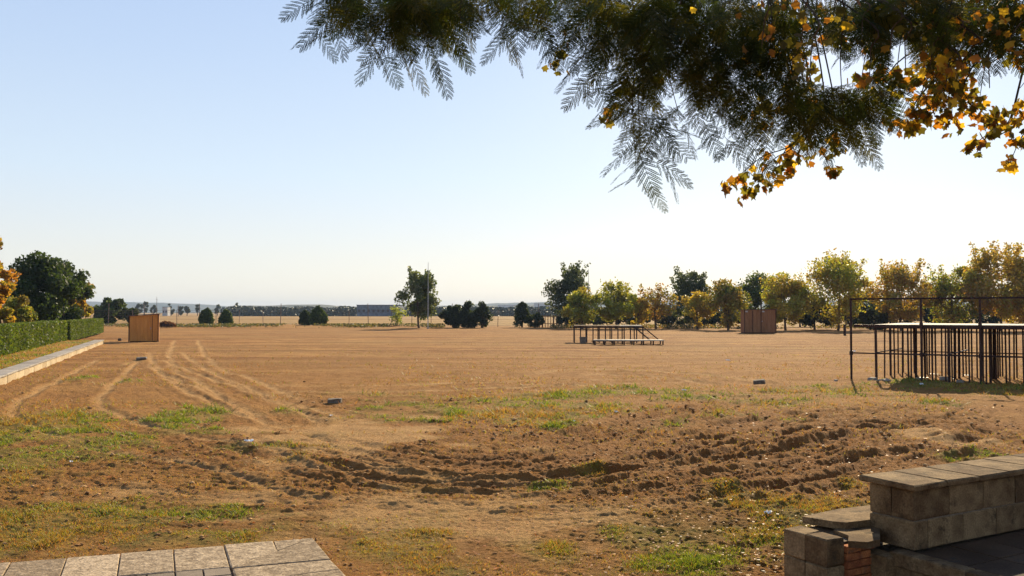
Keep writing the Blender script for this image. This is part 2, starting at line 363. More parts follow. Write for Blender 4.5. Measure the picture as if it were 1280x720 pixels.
def ground_material():
    m, n, l, b = newmat('dry_earth')
    tc = n.new('ShaderNodeTexCoord'); ob = tc.outputs['Object']
    at = n.new('ShaderNodeAttribute'); at.attribute_name = 'mask'; sx = n.new('ShaderNodeSeparateColor'); l.new(at.outputs['Color'], sx.inputs[0])
    zt = n.new('ShaderNodeAttribute'); zt.attribute_name = 'zone'; zx = n.new('ShaderNodeSeparateColor'); l.new(zt.outputs['Color'], zx.inputs[0])
    def noise(s, d=5, r=.6, vec=None, stretch=None):
        t = n.new('ShaderNodeTexNoise'); t.inputs['Scale'].default_value = s; t.inputs['Detail'].default_value = d; t.inputs['Roughness'].default_value = r
        if stretch:
            mp = n.new('ShaderNodeMapping'); mp.inputs['Scale'].default_value = stretch; l.new(ob, mp.inputs[0]); l.new(mp.outputs[0], t.inputs[0])
        else: l.new(ob, t.inputs[0])
        return t.outputs[0]
    def ramp(f, a, c1, bb, c2):
        q = n.new('ShaderNodeValToRGB'); q.color_ramp.elements[0].position = a; q.color_ramp.elements[0].color = (*c1, 1)
        q.color_ramp.elements[1].position = bb; q.color_ramp.elements[1].color = (*c2, 1); l.new(f, q.inputs[0]); return q.outputs[0]
    def mix(f, a, bb, mode='MIX'):
        q = n.new('ShaderNodeMix'); q.data_type = 'RGBA'; q.blend_type = mode
        if isinstance(f, float): q.inputs[0].default_value = f
        else: l.new(f, q.inputs[0])
        for k, w in ((6, a), (7, bb)):
            if isinstance(w, tuple): q.inputs[k].default_value = (*w, 1)
            else: l.new(w, q.inputs[k])
        return q.outputs[2]
    def math_(op, a, bb, cl=False):
        q = n.new('ShaderNodeMath'); q.operation = op; q.use_clamp = cl
        for k, w in ((0, a), (1, bb)):
            if isinstance(w, (int, float)): q.inputs[k].default_value = w
            else: l.new(w, q.inputs[k])
        return q.outputs[0]
    n1 = noise(.35, 6, .65); n2 = noise(2.2, 10, .8); n3 = noise(18, 6, .7); n4 = noise(70, 4, .7)
    soil = ramp(n2, .34, (.20, .085, .026), .66, (.42, .215, .075))
    soil = mix(ramp(n1, .35, (0, 0, 0), .7, (.6, .6, .6)), soil, (.44, .25, .095))
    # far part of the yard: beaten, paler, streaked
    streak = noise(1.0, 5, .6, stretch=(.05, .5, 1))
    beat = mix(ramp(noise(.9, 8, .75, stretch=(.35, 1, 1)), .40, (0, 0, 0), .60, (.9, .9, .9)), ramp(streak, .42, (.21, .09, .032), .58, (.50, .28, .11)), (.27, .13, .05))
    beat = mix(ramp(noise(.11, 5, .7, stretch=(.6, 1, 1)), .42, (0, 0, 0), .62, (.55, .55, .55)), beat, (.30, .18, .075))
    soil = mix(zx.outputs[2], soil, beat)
    tilf = math_('MULTIPLY', math_('MULTIPLY', sx.outputs[1], .8), ramp(n3, .25, (.5, .5, .5), .6, (1, 1, 1)), True)
    soil = mix(tilf, soil, ramp(n2, .34, (.17, .07, .026), .70, (.36, .175, .065)))
    soil = mix(math_('MULTIPLY', sx.outputs[2], .85), soil, ramp(n2, .3, (.42, .245, .12), .7, (.58, .38, .20)))
    # pebbles and straw flecks
    fl = ramp(n4, .62, (0, 0, 0), .72, (1, 1, 1)); soil = mix(math_('MULTIPLY', fl, .35), soil, (.58, .42, .26))
    dk = ramp(n3, .34, (1, 1, 1), .48, (0, 0, 0)); soil = mix(math_('MULTIPLY', dk, math_('ADD', .42, math_('MULTIPLY', sx.outputs[1], .35), True)), soil, (.11, .05, .02))
    gcol = ramp(noise(2.2, 5, .7), .38, (.10, .13, .018), .64, (.32, .225, .045))
    gf = math_('MULTIPLY', sx.outputs[0], ramp(n3, .25, (.35, .35, .35), .6, (1, 1, 1)), True)
    gf = math_('MULTIPLY', gf, .72)
    c = mix(gf, soil, gcol)
    lawn = ramp(noise(.35, 6, .7), .36, (.13, .17, .025), .58, (.42, .20, .045))
    c = mix(math_('MULTIPLY', zx.outputs[1], .9), c, lawn)
    gold = ramp(noise(.02, 6, .6, stretch=(.3, 3, 1)), .38, (.24, .145, .07), .62, (.42, .29, .15))
    c = mix(zx.outputs[0], c, gold)
    c = mix(math_('SUBTRACT', 1, math_('MULTIPLY', gf, .9)), c, (.94, .86, .64), 'MULTIPLY')
    l.new(c, b.inputs['Base Color']); b.inputs['Roughness'].default_value = .95; b.inputs['Specular IOR Level'].default_value = .1
    bp = n.new('ShaderNodeBump'); bp.inputs['Strength'].default_value = .9; bp.inputs['Distance'].default_value = .09
    h = math_('ADD', math_('MULTIPLY', n3, .7), math_('MULTIPLY', n4, .22)); h = math_('ADD', h, math_('MULTIPLY', n2, 1.6)); l.new(h, bp.inputs['Height']); l.new(bp.outputs[0], b.inputs['Normal'])
    return m
M_ground = ground_material()
build_ground()

# ------------------------------------------------------------------ leaf clouds
def leaf_quads(c, size, cols, flat=0., asp=.6):
    n = len(c)
    a = rng.normal(size=(n, 3)); a /= np.linalg.norm(a, axis=1)[:, None]
    b = rng.normal(size=(n, 3)); b -= (a*b).sum(1)[:, None]*a; b /= np.linalg.norm(b, axis=1)[:, None]
    if np.isscalar(size): size = np.full(n, size)
    s = (size*rng.uniform(.6, 1.3, n))[:, None]
    V = np.stack([c-a*s, c+b*s*asp, c+a*s, c-b*s*asp], 1).reshape(-1, 3)
    F = np.arange(4*n).reshape(-1, 4)
    return V, F, np.repeat(cols, 4, 0)
def pal(n, colors, w=None, jit=.18):
    c = np.array(colors)[rng.choice(len(colors), n, p=w)]
    return np.clip(c*(1+rng.normal(size=(n, 1))*jit), .005, .9)

def tree(label, x, y, h, w, colors, n=3500, leaf=.16, base=.25, cat='tree', sparse=0., name='tree', cone=False, trunk_r=.14, z0=0, wts=None, lobes=26, group=None, topcol=None, mat=None, dy=None, egg=False):
    t = empty(name, (x, y, z0), label=label, cat=cat, group=group)
    hb = h*base; cz = (h+hb)/2; rz = (h-hb)/2; rx = w/2
    L = []
    while len(L) < lobes:
        p = rng.uniform(-1, 1, 3)
        r = np.linalg.norm(p)
        if r > 1 or r < .25: continue
        if cone:
            k = (p[2]+1)/2; p[:2] *= (1.05-k)*1.15+.12
        else:
            k = (p[2]+1)/2; p[:2] *= .75+.35*math.sin(k*math.pi)
        L.append(p)
    L = np.array(L); Lc = np.stack([L[:, 0]*rx*.82, L[:, 1]*rx*.82, cz+L[:, 2]*rz*.88], 1)
    ww = rng.uniform(.5, 1.5, lobes); ww /= ww.sum(); k = rng.choice(lobes, n, p=ww)
    rad = min(rx, rz)*rng.uniform(.13, .36, lobes)
    d = rng.normal(size=(n, 3)); d /= np.linalg.norm(d, axis=1)[:, None]; d *= (rng.uniform(0, 1, (n, 1))**.45)*rad[k][:, None]*1.25
    d[:, 2] *= .85
    c = Lc[k]+d
    if egg:
        u_ = rng.normal(size=(n, 3)); u_ /= np.linalg.norm(u_, axis=1)[:, None]; rr = rng.uniform(.55, 1, (n, 1))**.5
        bm = (.62+.7*fbm(u_[:, 0]*2.6+u_[:, 2]*2.5+x, u_[:, 1]*2.6+y, 4, 9))[:, None]
        c = u_*rr*bm*np.array([rx, rx, rz]); kk = (c[:, 2]/rz+1)/2; c[:, :2] *= (1.2-.62*kk**1.3)[:, None]; c[:, 2] += cz
    if sparse:                                            # thin upright shoots at the top
        m = int(n*sparse); sh = rng.integers(0, 12, m); sx_ = rng.uniform(-.75, .75, 12)*rx; sy_ = rng.uniform(-.75, .75, 12)*rx; hh = rng.uniform(.88, 1.06, 12)*h
        q = rng.uniform(0, 1, m)
        c[:m] = np.stack([sx_[sh]*(.6+.4*q)+rng.normal(size=m)*w*.025, sy_[sh]*(.6+.4*q)+rng.normal(size=m)*w*.025, h*.6+(hh[sh]-h*.6)*q], 1)
    c = c[c[:, 2] > .02]; n = len(c)
    lobecol = rng.integers(0, len(colors), lobes)
    cols = pal(n, colors, wts)
    if len(k) >= n:
        lc = np.array(colors)[lobecol[k[:n]]]; cols = np.clip(.5*cols+.5*lc, 0, 1)
    V, F, C = leaf_quads(c, leaf, cols)
    link('crown', np_mesh('crown', V, F, mat or M_leaf, C), t)
    mb = MB(); lean = Vector((random.uniform(-.06, .06)*h, random.uniform(-.04, .04)*h, 0))
    top = Vector((0, 0, h*.72))+lean
    mb.tube([(0, 0, -.1), lean*.3+Vector((0, 0, hb*.7)), lean*.7+Vector((0, 0, cz*.8)), top], [trunk_r*1.2, trunk_r, trunk_r*.65, trunk_r*.2], 7)
    for i in range(min(9, lobes)):
        e = Vector(Lc[i]); s0 = Vector((0, 0, max(hb*.8, min(e.z*.55, h*.5))))+lean*.5
        mb.tube([s0, (s0+e)/2+Vector((0, 0, -.06*h)), e], [trunk_r*.42, trunk_r*.28, trunk_r*.1], 5)
    mb.build('trunk', M_bark, t, smooth=True)
    return t

OR = (.40, .29, .045); YE = (.52, .42, .06); OL = (.25, .27, .05); GN = (.075, .12, .025); DG = (.035, .055, .022); YG = (.30, .34, .05); BR = (.27, .19, .05); SV = (.10, .125, .065)
def T(label, u, vb, vt, wpx, colors, **k):
    """tree whose foot is seen at (u, vb) and whose top at vt"""
    g = G(u, vb, k.get('z0', 0)); Y = k.pop('Y', None) or g.y
    X = U(u, Y)
    h = (vb-vt)/FPX*Y if 'Y' not in k else 1
    k['lobes'] = int(k.get('lobes', 26)*1.6); k['base'] = k.get('base', .25)*.35; k['n'] = int(k.get('n', 3500)*1.5)
    return tree(label, X, Y, (k.pop('h', None) or h)*1.03, wpx/FPX*Y*(1.02 if k.get('egg') else 1.12 if (k.get('name') == 'conifer' or Y > 110 and u < 560) else 1.36), colors, **k)
# far side, left to right
T('dark green bushy tree behind the end of the clipped hedge', 140, 407.5, 372, 44, [DG, GN, (.05, .07, .03)], n=5000, base=.06, leaf=.22)
T('small dark shrub between the bushy tree and the orange shed', 165, 408, 384, 16, [DG, (.06, .06, .03)], n=1200, base=.05, cat='shrub', name='shrub', leaf=.2)
T('egg-shaped dark bush, first right of the orange shed', 258, 408.5, 386, 18, [DG, GN], n=2600, base=.03, cat='bush', name='bush', leaf=.12, lobes=16, egg=True)
T('egg-shaped dark bush, second right of the orange shed', 283, 408.5, 387, 17, [DG, GN], n=2600, base=.03, cat='bush', name='bush', leaf=.12, lobes=16, egg=True)
T('smaller left bush of the round pair before the far fence', 382, 408.5, 388, 17, [DG, (.04, .06, .02)], n=2600, base=.05, cat='bush', name='bush', leaf=.12, lobes=14, egg=True)
T('larger right bush of the round pair before the far fence', 398, 409, 384, 23, [DG, GN], n=3600, base=.05, cat='bush', name='bush', leaf=.12, lobes=18, egg=True)
T('spindly pale green sapling just left of the silvery tree', 497, 409.5, 382, 22, [YG, (.16, .2, .07)], n=420, base=.3, name='sapling', cat='sapling', leaf=.14, trunk_r=.05)
T('silvery green tree with upright forked limbs beside a tall thin pole', 524, 410.5, 339, 46, [SV, GN, (.15, .17, .09)], n=5200, base=.2, sparse=.16, leaf=.17, lobes=30)
T('dark rounded conifer, leftmost of the clump of three by the fence', 567, 410, 380, 30, [(.025, .038, .02), DG], n=4200, base=.0, name='conifer', leaf=.15)
T('dark conifer with a small spike, middle of the clump of three', 585, 410, 378, 28, [(.025, .038, .02), DG], n=4200, base=.0, name='conifer', leaf=.15, cone=True)
T('dark conifer with spiky top, rightmost of the clump of three', 602, 410, 377, 28, [(.028, .042, .02), DG], n=4200, base=.0, name='conifer', leaf=.15, cone=True)
T('pointed dark conifer standing apart, right of the clump of three', 652, 409.5, 376, 25, [(.03, .045, .02), DG], n=4200, base=.0, name='conifer', leaf=.15, cone=True)
T('low dark shrub touching the lone pointed conifer', 669, 409.5, 391, 17, [DG, (.05, .06, .03)], n=1800, base=.0, cat='shrub', name='shrub', leaf=.15)
T('tall dark grey-green poplar at the left end of the tree row', 713, 409, 332, 46, [(.06, .075, .045), SV, DG], n=6500, base=.05, sparse=.12, leaf=.17, cone=False, Y=122, h=8.5)
T('yellow-green tree in front of the tall dark poplar', 728, 411, 358, 40, [YG, OL, GN, (.30, .22, .04)], n=4200, base=.18, leaf=.16)
T('full yellow-green tree behind the small low stage', 770, 411, 351, 42, [YG, OL, (.26, .24, .05)], n=4800, base=.2, leaf=.16, sparse=.05)
T('bright yellow little tree beside the full yellow-green one', 797, 411, 371, 24, [YE, YG, (.40, .26, .04)], n=1900, base=.15, leaf=.16)
T('thin reddish tree with see-through crown right of the small stage', 820, 411, 358, 44, [BR, (.28, .15, .05), OL], n=1900, base=.35, sparse=.2, leaf=.15)
T('tall dark tree with ragged top midway along the tree row', 862, 410, 342, 42, [(.05, .07, .04), SV, DG], n=4800, base=.05, sparse=.18, leaf=.17, Y=118, h=7.6)
T('orange-tinged tree in front of the ragged dark tree', 872, 412, 362, 32, [(.30, .20, .05), OL, OR], n=2600, base=.18, leaf=.15)
T('olive and rust tree left of the red-brown shed', 910, 412.5, 354, 46, [OL, (.25, .17, .05), GN, BR], n=4600, base=.12, sparse=.1, leaf=.16)
T('dark green tree rising behind the red-brown shed', 950, 410, 347, 50, [GN, DG, (.12, .13, .04)], n=5200, base=.05, leaf=.18, Y=120, h=7.1)
T('round golden-olive tree right of the red-brown shed', 982, 413, 344, 54, [(.30, .21, .05), OL, OR, YG], n=6500, base=.15, leaf=.16, sparse=.08)
T('low dark bush mass left of the tall golden tree', 1018, 412, 373, 46, [(.028, .036, .024), DG], n=4600, base=.0, cat='bush', name='bush', leaf=.18)
T('tall golden-green tree with twiggy crown left of the steel stage', 1047, 413, 319, 66, [(.30, .20, .05), OL, YG, OR], n=8000, base=.12, sparse=.14, leaf=.16, lobes=40)
T('dark bush behind the left end of the steel stage', 1092, 412, 372, 44, [(.028, .036, .024), DG], n=4200, base=.0, cat='bush', name='bush', leaf=.18)
T('orange tree with bare top shoots behind the steel stage', 1126, 413, 329, 66, [OR, (.34, .18, .045), BR, OL], n=5600, base=.2, sparse=.14, leaf=.16, lobes=34)
T('green and yellow tree behind the middle of the steel stage', 1192, 413, 334, 64, [OL, YG, GN, (.3, .18, .045)], n=7000, base=.12, sparse=.08, leaf=.16, lobes=34)
T('dark bush under the green and yellow tree', 1165, 411, 380, 44, [(.03, .04, .025), DG], n=3000, base=.0, cat='bush', name='bush', leaf=.18, Y=116, h=3.3)
T('tallest rust-topped tree near the right edge', 1250, 414, 306, 66, [(.34, .18, .05), BR, OL, OR], n=7500, base=.2, sparse=.16, leaf=.16, lobes=36)
T('dark bush under the tallest rust-topped tree', 1236, 411, 376, 50, [(.03, .04, .025), DG], n=3000, base=.0, cat='bush', name='bush', leaf=.18, Y=116, h=3.7)
T('rust and olive tree cut by the right edge of the photo', 1292, 414, 322, 60, [BR, OR, OL], n=5500, base=.1, sparse=.1, leaf=.16, lobes=30)
T('distant green tree peeping between the golden trees of the row', 1078, 409, 366, 40, [GN, DG], n=2600, base=.0, leaf=.2, Y=130, h=5.2)
T('dark undergrowth shrub behind the yellow trees', 790, 409, 384, 60, [(.035, .045, .028), DG], n=3000, base=.0, cat='shrub', name='shrub', leaf=.18, Y=122, h=2.9)
T('dark undergrowth shrub left of the red-brown shed', 893, 409, 382, 50, [(.035, .045, .028), DG], n=2600, base=.0, cat='shrub', name='shrub', leaf=.18, Y=122, h=3.0)
T('dark undergrowth shrub under the tall dark poplar', 722, 409, 388, 44, [(.035, .045, .028), DG], n=2200, base=.0, cat='shrub', name='shrub', leaf=.18, Y=119, h=2.6)
for i, (u, w_, hh, lb) in enumerate([(750, 40, 2.7, 'dark scrub between the poplar and the full yellow-green tree'), (838, 44, 2.6, 'dark scrub left of the ragged dark tree'), (880, 40, 2.9, 'dark scrub right of the ragged dark tree'), (935, 50, 3.1, 'dark scrub just behind the red-brown shed'), (1000, 40, 3.3, 'dark scrub right of the round golden-olive tree'),
        (1062, 50, 3.4, 'dark scrub behind the trunk of the tall golden-green tree'), (1125, 50, 3.5, 'dark scrub behind the orange tree trunk'), (1200, 50, 3.6, 'dark scrub behind the green and yellow tree trunk'), (1275, 60, 3.8, 'dark scrub at the right edge behind the steel stage rail')]):
    T(lb, u, 409, 380, w_, [(.035, .045, .028), DG, (.06, .07, .03)], n=2400, base=.0, cat='shrub', name='shrub', leaf=.18, Y=124+i%3, h=hh)
# left, behind the hedge
def TL(label, u, Y, zt, wpx, colors, **k): return tree(label, U(u, Y), Y, zt, wpx/FPX*Y, colors, z0=.2, **k)
TL('tall orange-leaved tree cut by the left edge of the photo', -14, 44, 6.1, 74, [(.36, .20, .035), (.40, .17, .03), (.24, .16, .03), OL], n=9000, base=.2, leaf=.10, lobes=40, mat=M_leafthin)
TL('small round olive-gold tree behind the hedge', 26, 50, 3.0, 40, [OL, (.26, .18, .04), GN], n=5000, base=.25, leaf=.085, lobes=26)
TL('little orange tree low at the left edge above the hedge', 2, 46, 2.35, 32, [OR, (.42, .22, .04), OL], n=3200, base=.2, leaf=.085, lobes=20)
TL('big dark evergreen, nearest of the left grove', 48, 60, 5.9, 88, [(.03, .055, .018), (.045, .075, .022), DG], n=16000, base=.12, leaf=.13, lobes=60)
TL('big dark evergreen in the middle of the left grove', 78, 72, 6.1, 66, [(.03, .05, .018), (.05, .08, .025), DG], n=11000, base=.1, leaf=.14, lobes=44)
TL('dark evergreen with browning side at the right of the left grove', 97, 82, 5.1, 42, [(.05, .06, .022), DG, BR], n=6000, base=.1, leaf=.15, lobes=30)
TL('low orange tree against the dark evergreens', 101, 77, 3.4, 26, [OR, (.40, .22, .04), OL], n=3200, base=.15, leaf=.12, lobes=20, mat=M_leafthin)

# ------------------------------------------------------------------ hedge
def hedge(label, s0, s1, n0, width, z0, z1, group):
    o = K0+KV*s0+KN*n0; t = empty('clipped_hedge', (o.x, o.y, z0), label=label, cat='hedge', group=group)
    L = s1-s0; H = z1-z0
    N = int(min(80000, L*1700))
    s = rng.uniform(0, 1, N)**1.25*L; f = rng.uniform(0, 1, N)
    a = np.where(f < .6, 0., rng.uniform(0, width, N)); zz = np.where(f < .6, rng.uniform(0, H, N), H)
    e = (f > .95); s[e] = 0; a[e] = rng.uniform(0, width, e.sum()); zz[e] = rng.uniform(0, H, e.sum())
    e = (f > .9) & (f <= .95); s[e] = L; a[e] = rng.uniform(0, width, e.sum()); zz[e] = rng.uniform(0, H, e.sum())
    bump = (fbm(s*1.2, zz*1.2, 3, 4)-.5)*.12
    a = a+np.where(f < .6, bump, 0)+rng.normal(size=N)*.03; zz = zz+rng.normal(size=N)*.02+np.where(f >= .6, (fbm(s*.8, s*0, 2, 5)-.5)*.06, 0)
    s = s+rng.normal(size=N)*.03
    c = np.stack([KV.x*s+KN.x*a, KV.y*s+KN.y*a, zz], 1)
    streak = fbm(s*1.1, s*0+zz*.2, 3, 66)[:, None]
    cols = pal(N, [(.05, .085, .016), (.07, .105, .02), (.095, .12, .025)])*(.7+.7*streak)
    sz = .038+.0011*s
    V, F, C = leaf_quads(c, sz, cols)
    link('foliage', np_mesh('foliage', V, F, M_leaf, C), t)
    mb = MB(); d0 = .08
    p = [KV*(d0)+KN*(d0), KV*(L-d0)+KN*d0, KV*(L-d0)+KN*(width-d0), KV*d0+KN*(width-d0)]
    mb.prism([(q.x, q.y) for q in p], -.1, H-.08); mb.build('twig_core', M_hcore, t)
M_hcore = rough_mat('hedge_core', (.02, .03, .008), (.04, .06, .015), 8, 1, .5, 40)
# where the hedge front meets the pixel columns
def hs(u, n0, z):
    lo, hi = 0., 200.
    for _ in range(50):
        m = (lo+hi)/2; p = K0+KV*m+KN*n0
        if 640+FPX*p.x/max(p.y, .1) < u: lo = m
        else: hi = m
    return lo
HN = 2.35
hedge('long clipped hedge on the left, the near piece before the gap', hs(-140, HN, 0), hs(83, HN, 0), HN, 1.1, .22, 1.48, 'clipped hedges along the lawn')
hedge('farther clipped hedge piece beyond the gap on the left', hs(88, HN, 0), hs(129, HN, 0), HN, 1.1, .18, 1.44, 'clipped hedges along the lawn')

# ------------------------------------------------------------------ kerb wall
kw = empty('low_kerb_wall', (K0.x, K0.y, 0), math.atan2(KV.y, KV.x), label='long low cream stone kerb wall with grey coping edging the left lawn', cat='kerb wall')
LS = 1.0; nk = int(KLEN/LS)
protoC = [MB().box((0, 0, 0), (LS-.018, .56, .05), jit=.004, bev=.008).mesh('coping_slab', M_grey) for _ in range(4)]
protoB = [MB().box((0, 0, 0), (LS-.02, .40, .30), jit=.006, bev=.012).mesh('stone_block', M_cream) for _ in range(4)]
for i in range(nk):
    link('coping_slab', protoC[i % 4], kw, loc=((i+.5)*LS, .27+random.uniform(-.008, .008), .262+random.uniform(-.004, .004)), rot=(0, 0, random.uniform(-.004, .004)))
    link('stone_block', protoB[(i*3) % 4], kw, loc=((i+.5)*LS+.3, .23+random.uniform(-.006, .006), .084))

# ------------------------------------------------------------------ sheds
def shed(label, u0, u1, vb, h, depth, mw, rz, slope, twoleaf):
    a = G(u0, vb); b = G(u1, vb); w = (b-a).length/math.cos(rz)*1.0
    t = empty('wooden_shed', (a.x, a.y, 0), rz, label=label, cat='shed')
    hl, hr = h-slope, h
    def side(name, poly, y0, y1, mat, **k):
        m = MB(); n = len(poly); vs = [(p[0], y0, p[1]) for p in poly]+[(p[0], y1, p[1]) for p in poly]
        fs = [tuple(range(n)), tuple(range(n, 2*n))[::-1]]+[(i, n+i, n+(i+1) % n, (i+1) % n) for i in range(n)]
        m.add(vs, fs); return m.build(name, mat, t)
    # front boards
    nb = 8; bw = w/nb
    for i in range(nb):
        x0 = i*bw+.006; x1 = (i+1)*bw-.006; f = lambda x: hl+(hr-hl)*x/w
        side('board', [(x0, .08), (x1, .08), (x1, f(x1)), (x0, f(x0))], 0-random.uniform(0, .004), .03, mw)
    side('rear_wall', [(0, .08), (w, .08), (w, hr), (0, hl)], depth-.03, depth, mw)
    for xx, hh in ((.015, hl), (w-.015, hr)):
        MB().box((xx, depth/2, hh/2+.04), (.03, depth-.064, hh-.08)).build('side_wall', mw, t)
    for xx, hh in ((-.02, hl), (w+.02, hr)):
        MB().box((xx, -.025, hh/2), (.07, .05, hh)).build('corner_post', M_trim, t)
    if twoleaf:
        for xx in (w*.26, w*.53): MB().box((xx, -.03, h/2), (.05, .04, h-.2)).build('batten', M_trim, t)
        for xx in (w*.06, w*.6): MB().box((xx, -.03, h-.2), (.22, .03, .14)).build('metal_plate', M_galv, t)
        MB().box((w*.56, -.035, h*.5), (.04, .04, .12)).build('handle', M_galv, t)
    else:
        MB().box((w*.80, -.02, h/2), (.03, .03, h-.2)).build('batten', M_trim, t)
        MB().box((w*.74, -.035, h*.5), (.04, .04, .12)).build('handle', M_galv, t)
    m = MB(); o = .14
    vs = [(-o, -o, hl+.01), (w+o, -o, hr+.01), (w+o, depth+o, hr+.01), (-o, depth+o, hl+.01)]
    m.add(vs+[(p[0], p[1], p[2]+.06) for p in vs], [(3, 2, 1, 0), (4, 5, 6, 7), (0, 1, 5, 4), (1, 2, 6, 5), (2, 3, 7, 6), (3, 0, 4, 7)]); m.build('roof', M_roof, t)
    MB().box((w/2, depth/2, .04), (w-.06, depth-.1, .08)).build('floor_sill', M_trim, t)
    return t
shed('small orange wooden shed standing at the end of the left kerb wall', 161.5, 193, 428, 1.93, 1.5, M_shed, R(19), .12, False)
shed('red-brown wooden shed with double doors before the right tree row', 931, 969, 416.5, 2.35, 2.2, M_shed2, R(-4), .05, True)

# ------------------------------------------------------------------ steel stage on the right
A35 = R(-35)
O = G(1065, 475); st = empty('steel_stage', (O.x, O.y, 0), A35, label='large raised steel stage with pale deck, many thin legs and a handrail', cat='stage')
DZ = 1.70; RZ = 2.50
legme = MB().tube([(0, 0, 0), (0, 0, DZ-.05)], .026, 6).mesh('leg', M_steel)
legth = MB().box((0, 0, (DZ-.05)/2), (.065, .065, DZ-.05)).mesh('leg', M_steel)
footme = MB().box((0, 0, .012), (.15, .15, .024)).mesh('base_plate', M_galv)
panels = [MB().box((0, 0, 0), (.985, 1.985, .045), bev=.004).mesh('deck_panel', M_deck)]
frame = MB()
for sx in (-.47, .47): frame.box((sx, 0, -.06), (.04, 1.98, .07))
for sy in (-.97, .97): frame.box((0, sy, -.06), (.94, .04, .07))
framem = frame.mesh('deck_frame', M_steel)
brace = MB().tube([(-.47, 0, 0), (.47, 0, 0)], .018, 5).mesh('brace', M_steel)
braceL = MB().tube([(0, -.97, 0), (0, .97, 0)], .018, 5).mesh('brace', M_steel)
NS, NT = 8, 2
for i in range(NS):
    for j in range(NT):
        cx = .65+.5+i*1.0; cy = .1+1.0+j*2.0
        link('deck_panel', panels[0], st, loc=(cx, cy, DZ+random.uniform(-.004, .004)))
        link('deck_frame', framem, st, loc=(cx, cy, DZ))
        for sx in (-.46, .46):
            for sy in (-.96, .96):
                th = (i in (0, 2, 4) and sx < 0 and j == 0 and sy < 0)
                lg = link('leg', legth if th else legme, st, loc=(cx+sx+random.uniform(-.03, .03), cy+sy, 0), rot=(random.uniform(-.008, .008), random.uniform(-.008, .008), 0))
                if sy < 0 or i < 2: link('base_plate', footme, lg, loc=(0, 0, 0))
        for sx, sy in ((-.46, 0), (.46, .02), (0, .5), (0, -.5)):
            link('leg', legme, st, loc=(cx+sx+random.uniform(-.05, .05), cy+sy, 0), rot=(random.uniform(-.01, .01), random.uniform(-.01, .01), 0))
        link('brace', brace, st, loc=(cx, cy-.96, .84))
        if i % 2 == 0: link('brace', braceL, st, loc=(cx-.46, cy, .86))
for s in (0, 2.0, 3.55, 5.6, 7.6):
    p = MB().tube([(0, 0, 0), (0, 0, RZ)], .034, 7).build('rail_post', M_steel, st, loc=(s, -.06, 0))
    MB().box((0, 0, DZ+.02), (.09, .09, .14)).build('clamp', M_steel, p)
    MB().tube([(0, 0, .78), (0, 0, .9)], .055, 7).build('coupler', M_steel, p)
MB().tube([(-.03, -.06, RZ), (7.7, -.06, RZ)], .027, 7).build('top_rail', M_steel, st)
MB().tube([(-.03, -.06, .84), (7.7, -.06, .84)], .022, 6).build('lower_rail', M_steel, st)
MB().tube([(-.0, -.06, RZ), (-.0, 4.1, RZ)], .027, 7).build('top_rail', M_steel, st) if False else None
MB().box((3.6, .055, DZ-.03), (7.1, .05, .09)).build('front_beam', M_steel, st)
# broken white footing stones under the front
for u, v, q, lb in [(1091, 477, .16, 'large white stone at the foot of the first thick leg of the steel stage'), (1101, 477.5, .1, 'small white stone just right of the first thick stage leg'), (1108, 478, .13, 'white stone, third from the left end under the steel stage'), (1148, 476, .12, 'white stone beside the second rail post of the steel stage'), (1180, 476, .16, 'big white stone in the shadow midway under the steel stage'), (1200, 479, .12, 'white stone left of the third rail post of the steel stage'), (1045, 477, .08, 'tiny white stone on the open earth left of the stage corner post')]:
    g = G(u, v); MB().box((0, 0, q*.3), (q*1.5, q, q*.8), rz=random.uniform(0, 3), jit=q*.12, bev=q*.12).build('stone', M_grey, None, loc=(g.x, g.y, .01), label=lb, cat='stone', group='white stones at the steel stage feet')

# ------------------------------------------------------------------ small stage
g0 = G(718, 428.5); sm = empty('small_stage', (g0.x, g0.y, 0), R(-3), label='small low steel stage with thin legs and a slanted stair', cat='stage')
w = (802-717)/FPX*g0.y; Hs = 1.12
lg = MB().box((0, 0, Hs/2), (.075, .075, Hs)).mesh('leg', M_steel)
for i in range(12):
    link('leg', lg, sm, loc=(i*w/11, 0, 0)); 
    if i % 2 == 0: link('leg', lg, sm, loc=(i*w/11, 1.9, 0))
for i in range(6): MB().box(((i+.5)*w/6, .95, Hs+.03), (w/6-.02, 2.0, .07), bev=.006).build('deck_panel', M_wood_old if i < 4 else M_deck, sm)
MB().box((w/2, 0.06, Hs-.06), (w, .05, .09)).build('front_beam', M_steel, sm)
MB().tube([(w*.25, -.02, .12), (w*.95, -.02, .12)], .03, 5).build('brace', M_steel, sm)
for dy in (0, 1.2):
    for q in (0, .62):
        MB().tube([(w*.88+q-.1, -.1-dy*.3, Hs), (w*.88+q+1.05, -.1-dy*.3, .16)], .04, 5).build('stair_stringer', M_steel, sm) if dy == 0 or q == 0 else None
for k in range(4): MB().box((w*.88+.35+k*.27, -.2, Hs-.2-k*.25), (.62, .3, .03)).build('stair_tread', M_steel, sm)
ga = G(742, 431.5); lp = empty('low_platform', (ga.x, ga.y, 0), R(-2), label='ankle-high pale platform in front of the small stage', cat='platform')
wl2 = (829-742)/FPX*ga.y
for i in range(5): MB().box(((i+.5)*wl2/5+(.0), .35, .31), (wl2/5-.02, 1.4 if i > 0 else .8, .06), bev=.006).build('deck_panel', M_deck, lp)
for i in range(8):
    for yy in (-.25, .95): MB().box((.08+i*(wl2-.16)/7, yy, .14), (.08, .08, .28)).build('leg', M_steel, lp)
gb = G(728, 429); MB().tube([(0, 0, 0), (0, 0, .05), (0, 0, .42), (0, 0, .44), (0, 0, .44)], [.19, .2, .25, .25, .2], 12).build('bucket', M_stonegrey, None, loc=(gb.x, gb.y-.5, .0), label='dark grey bucket left standing by the small stage legs', cat='bucket')

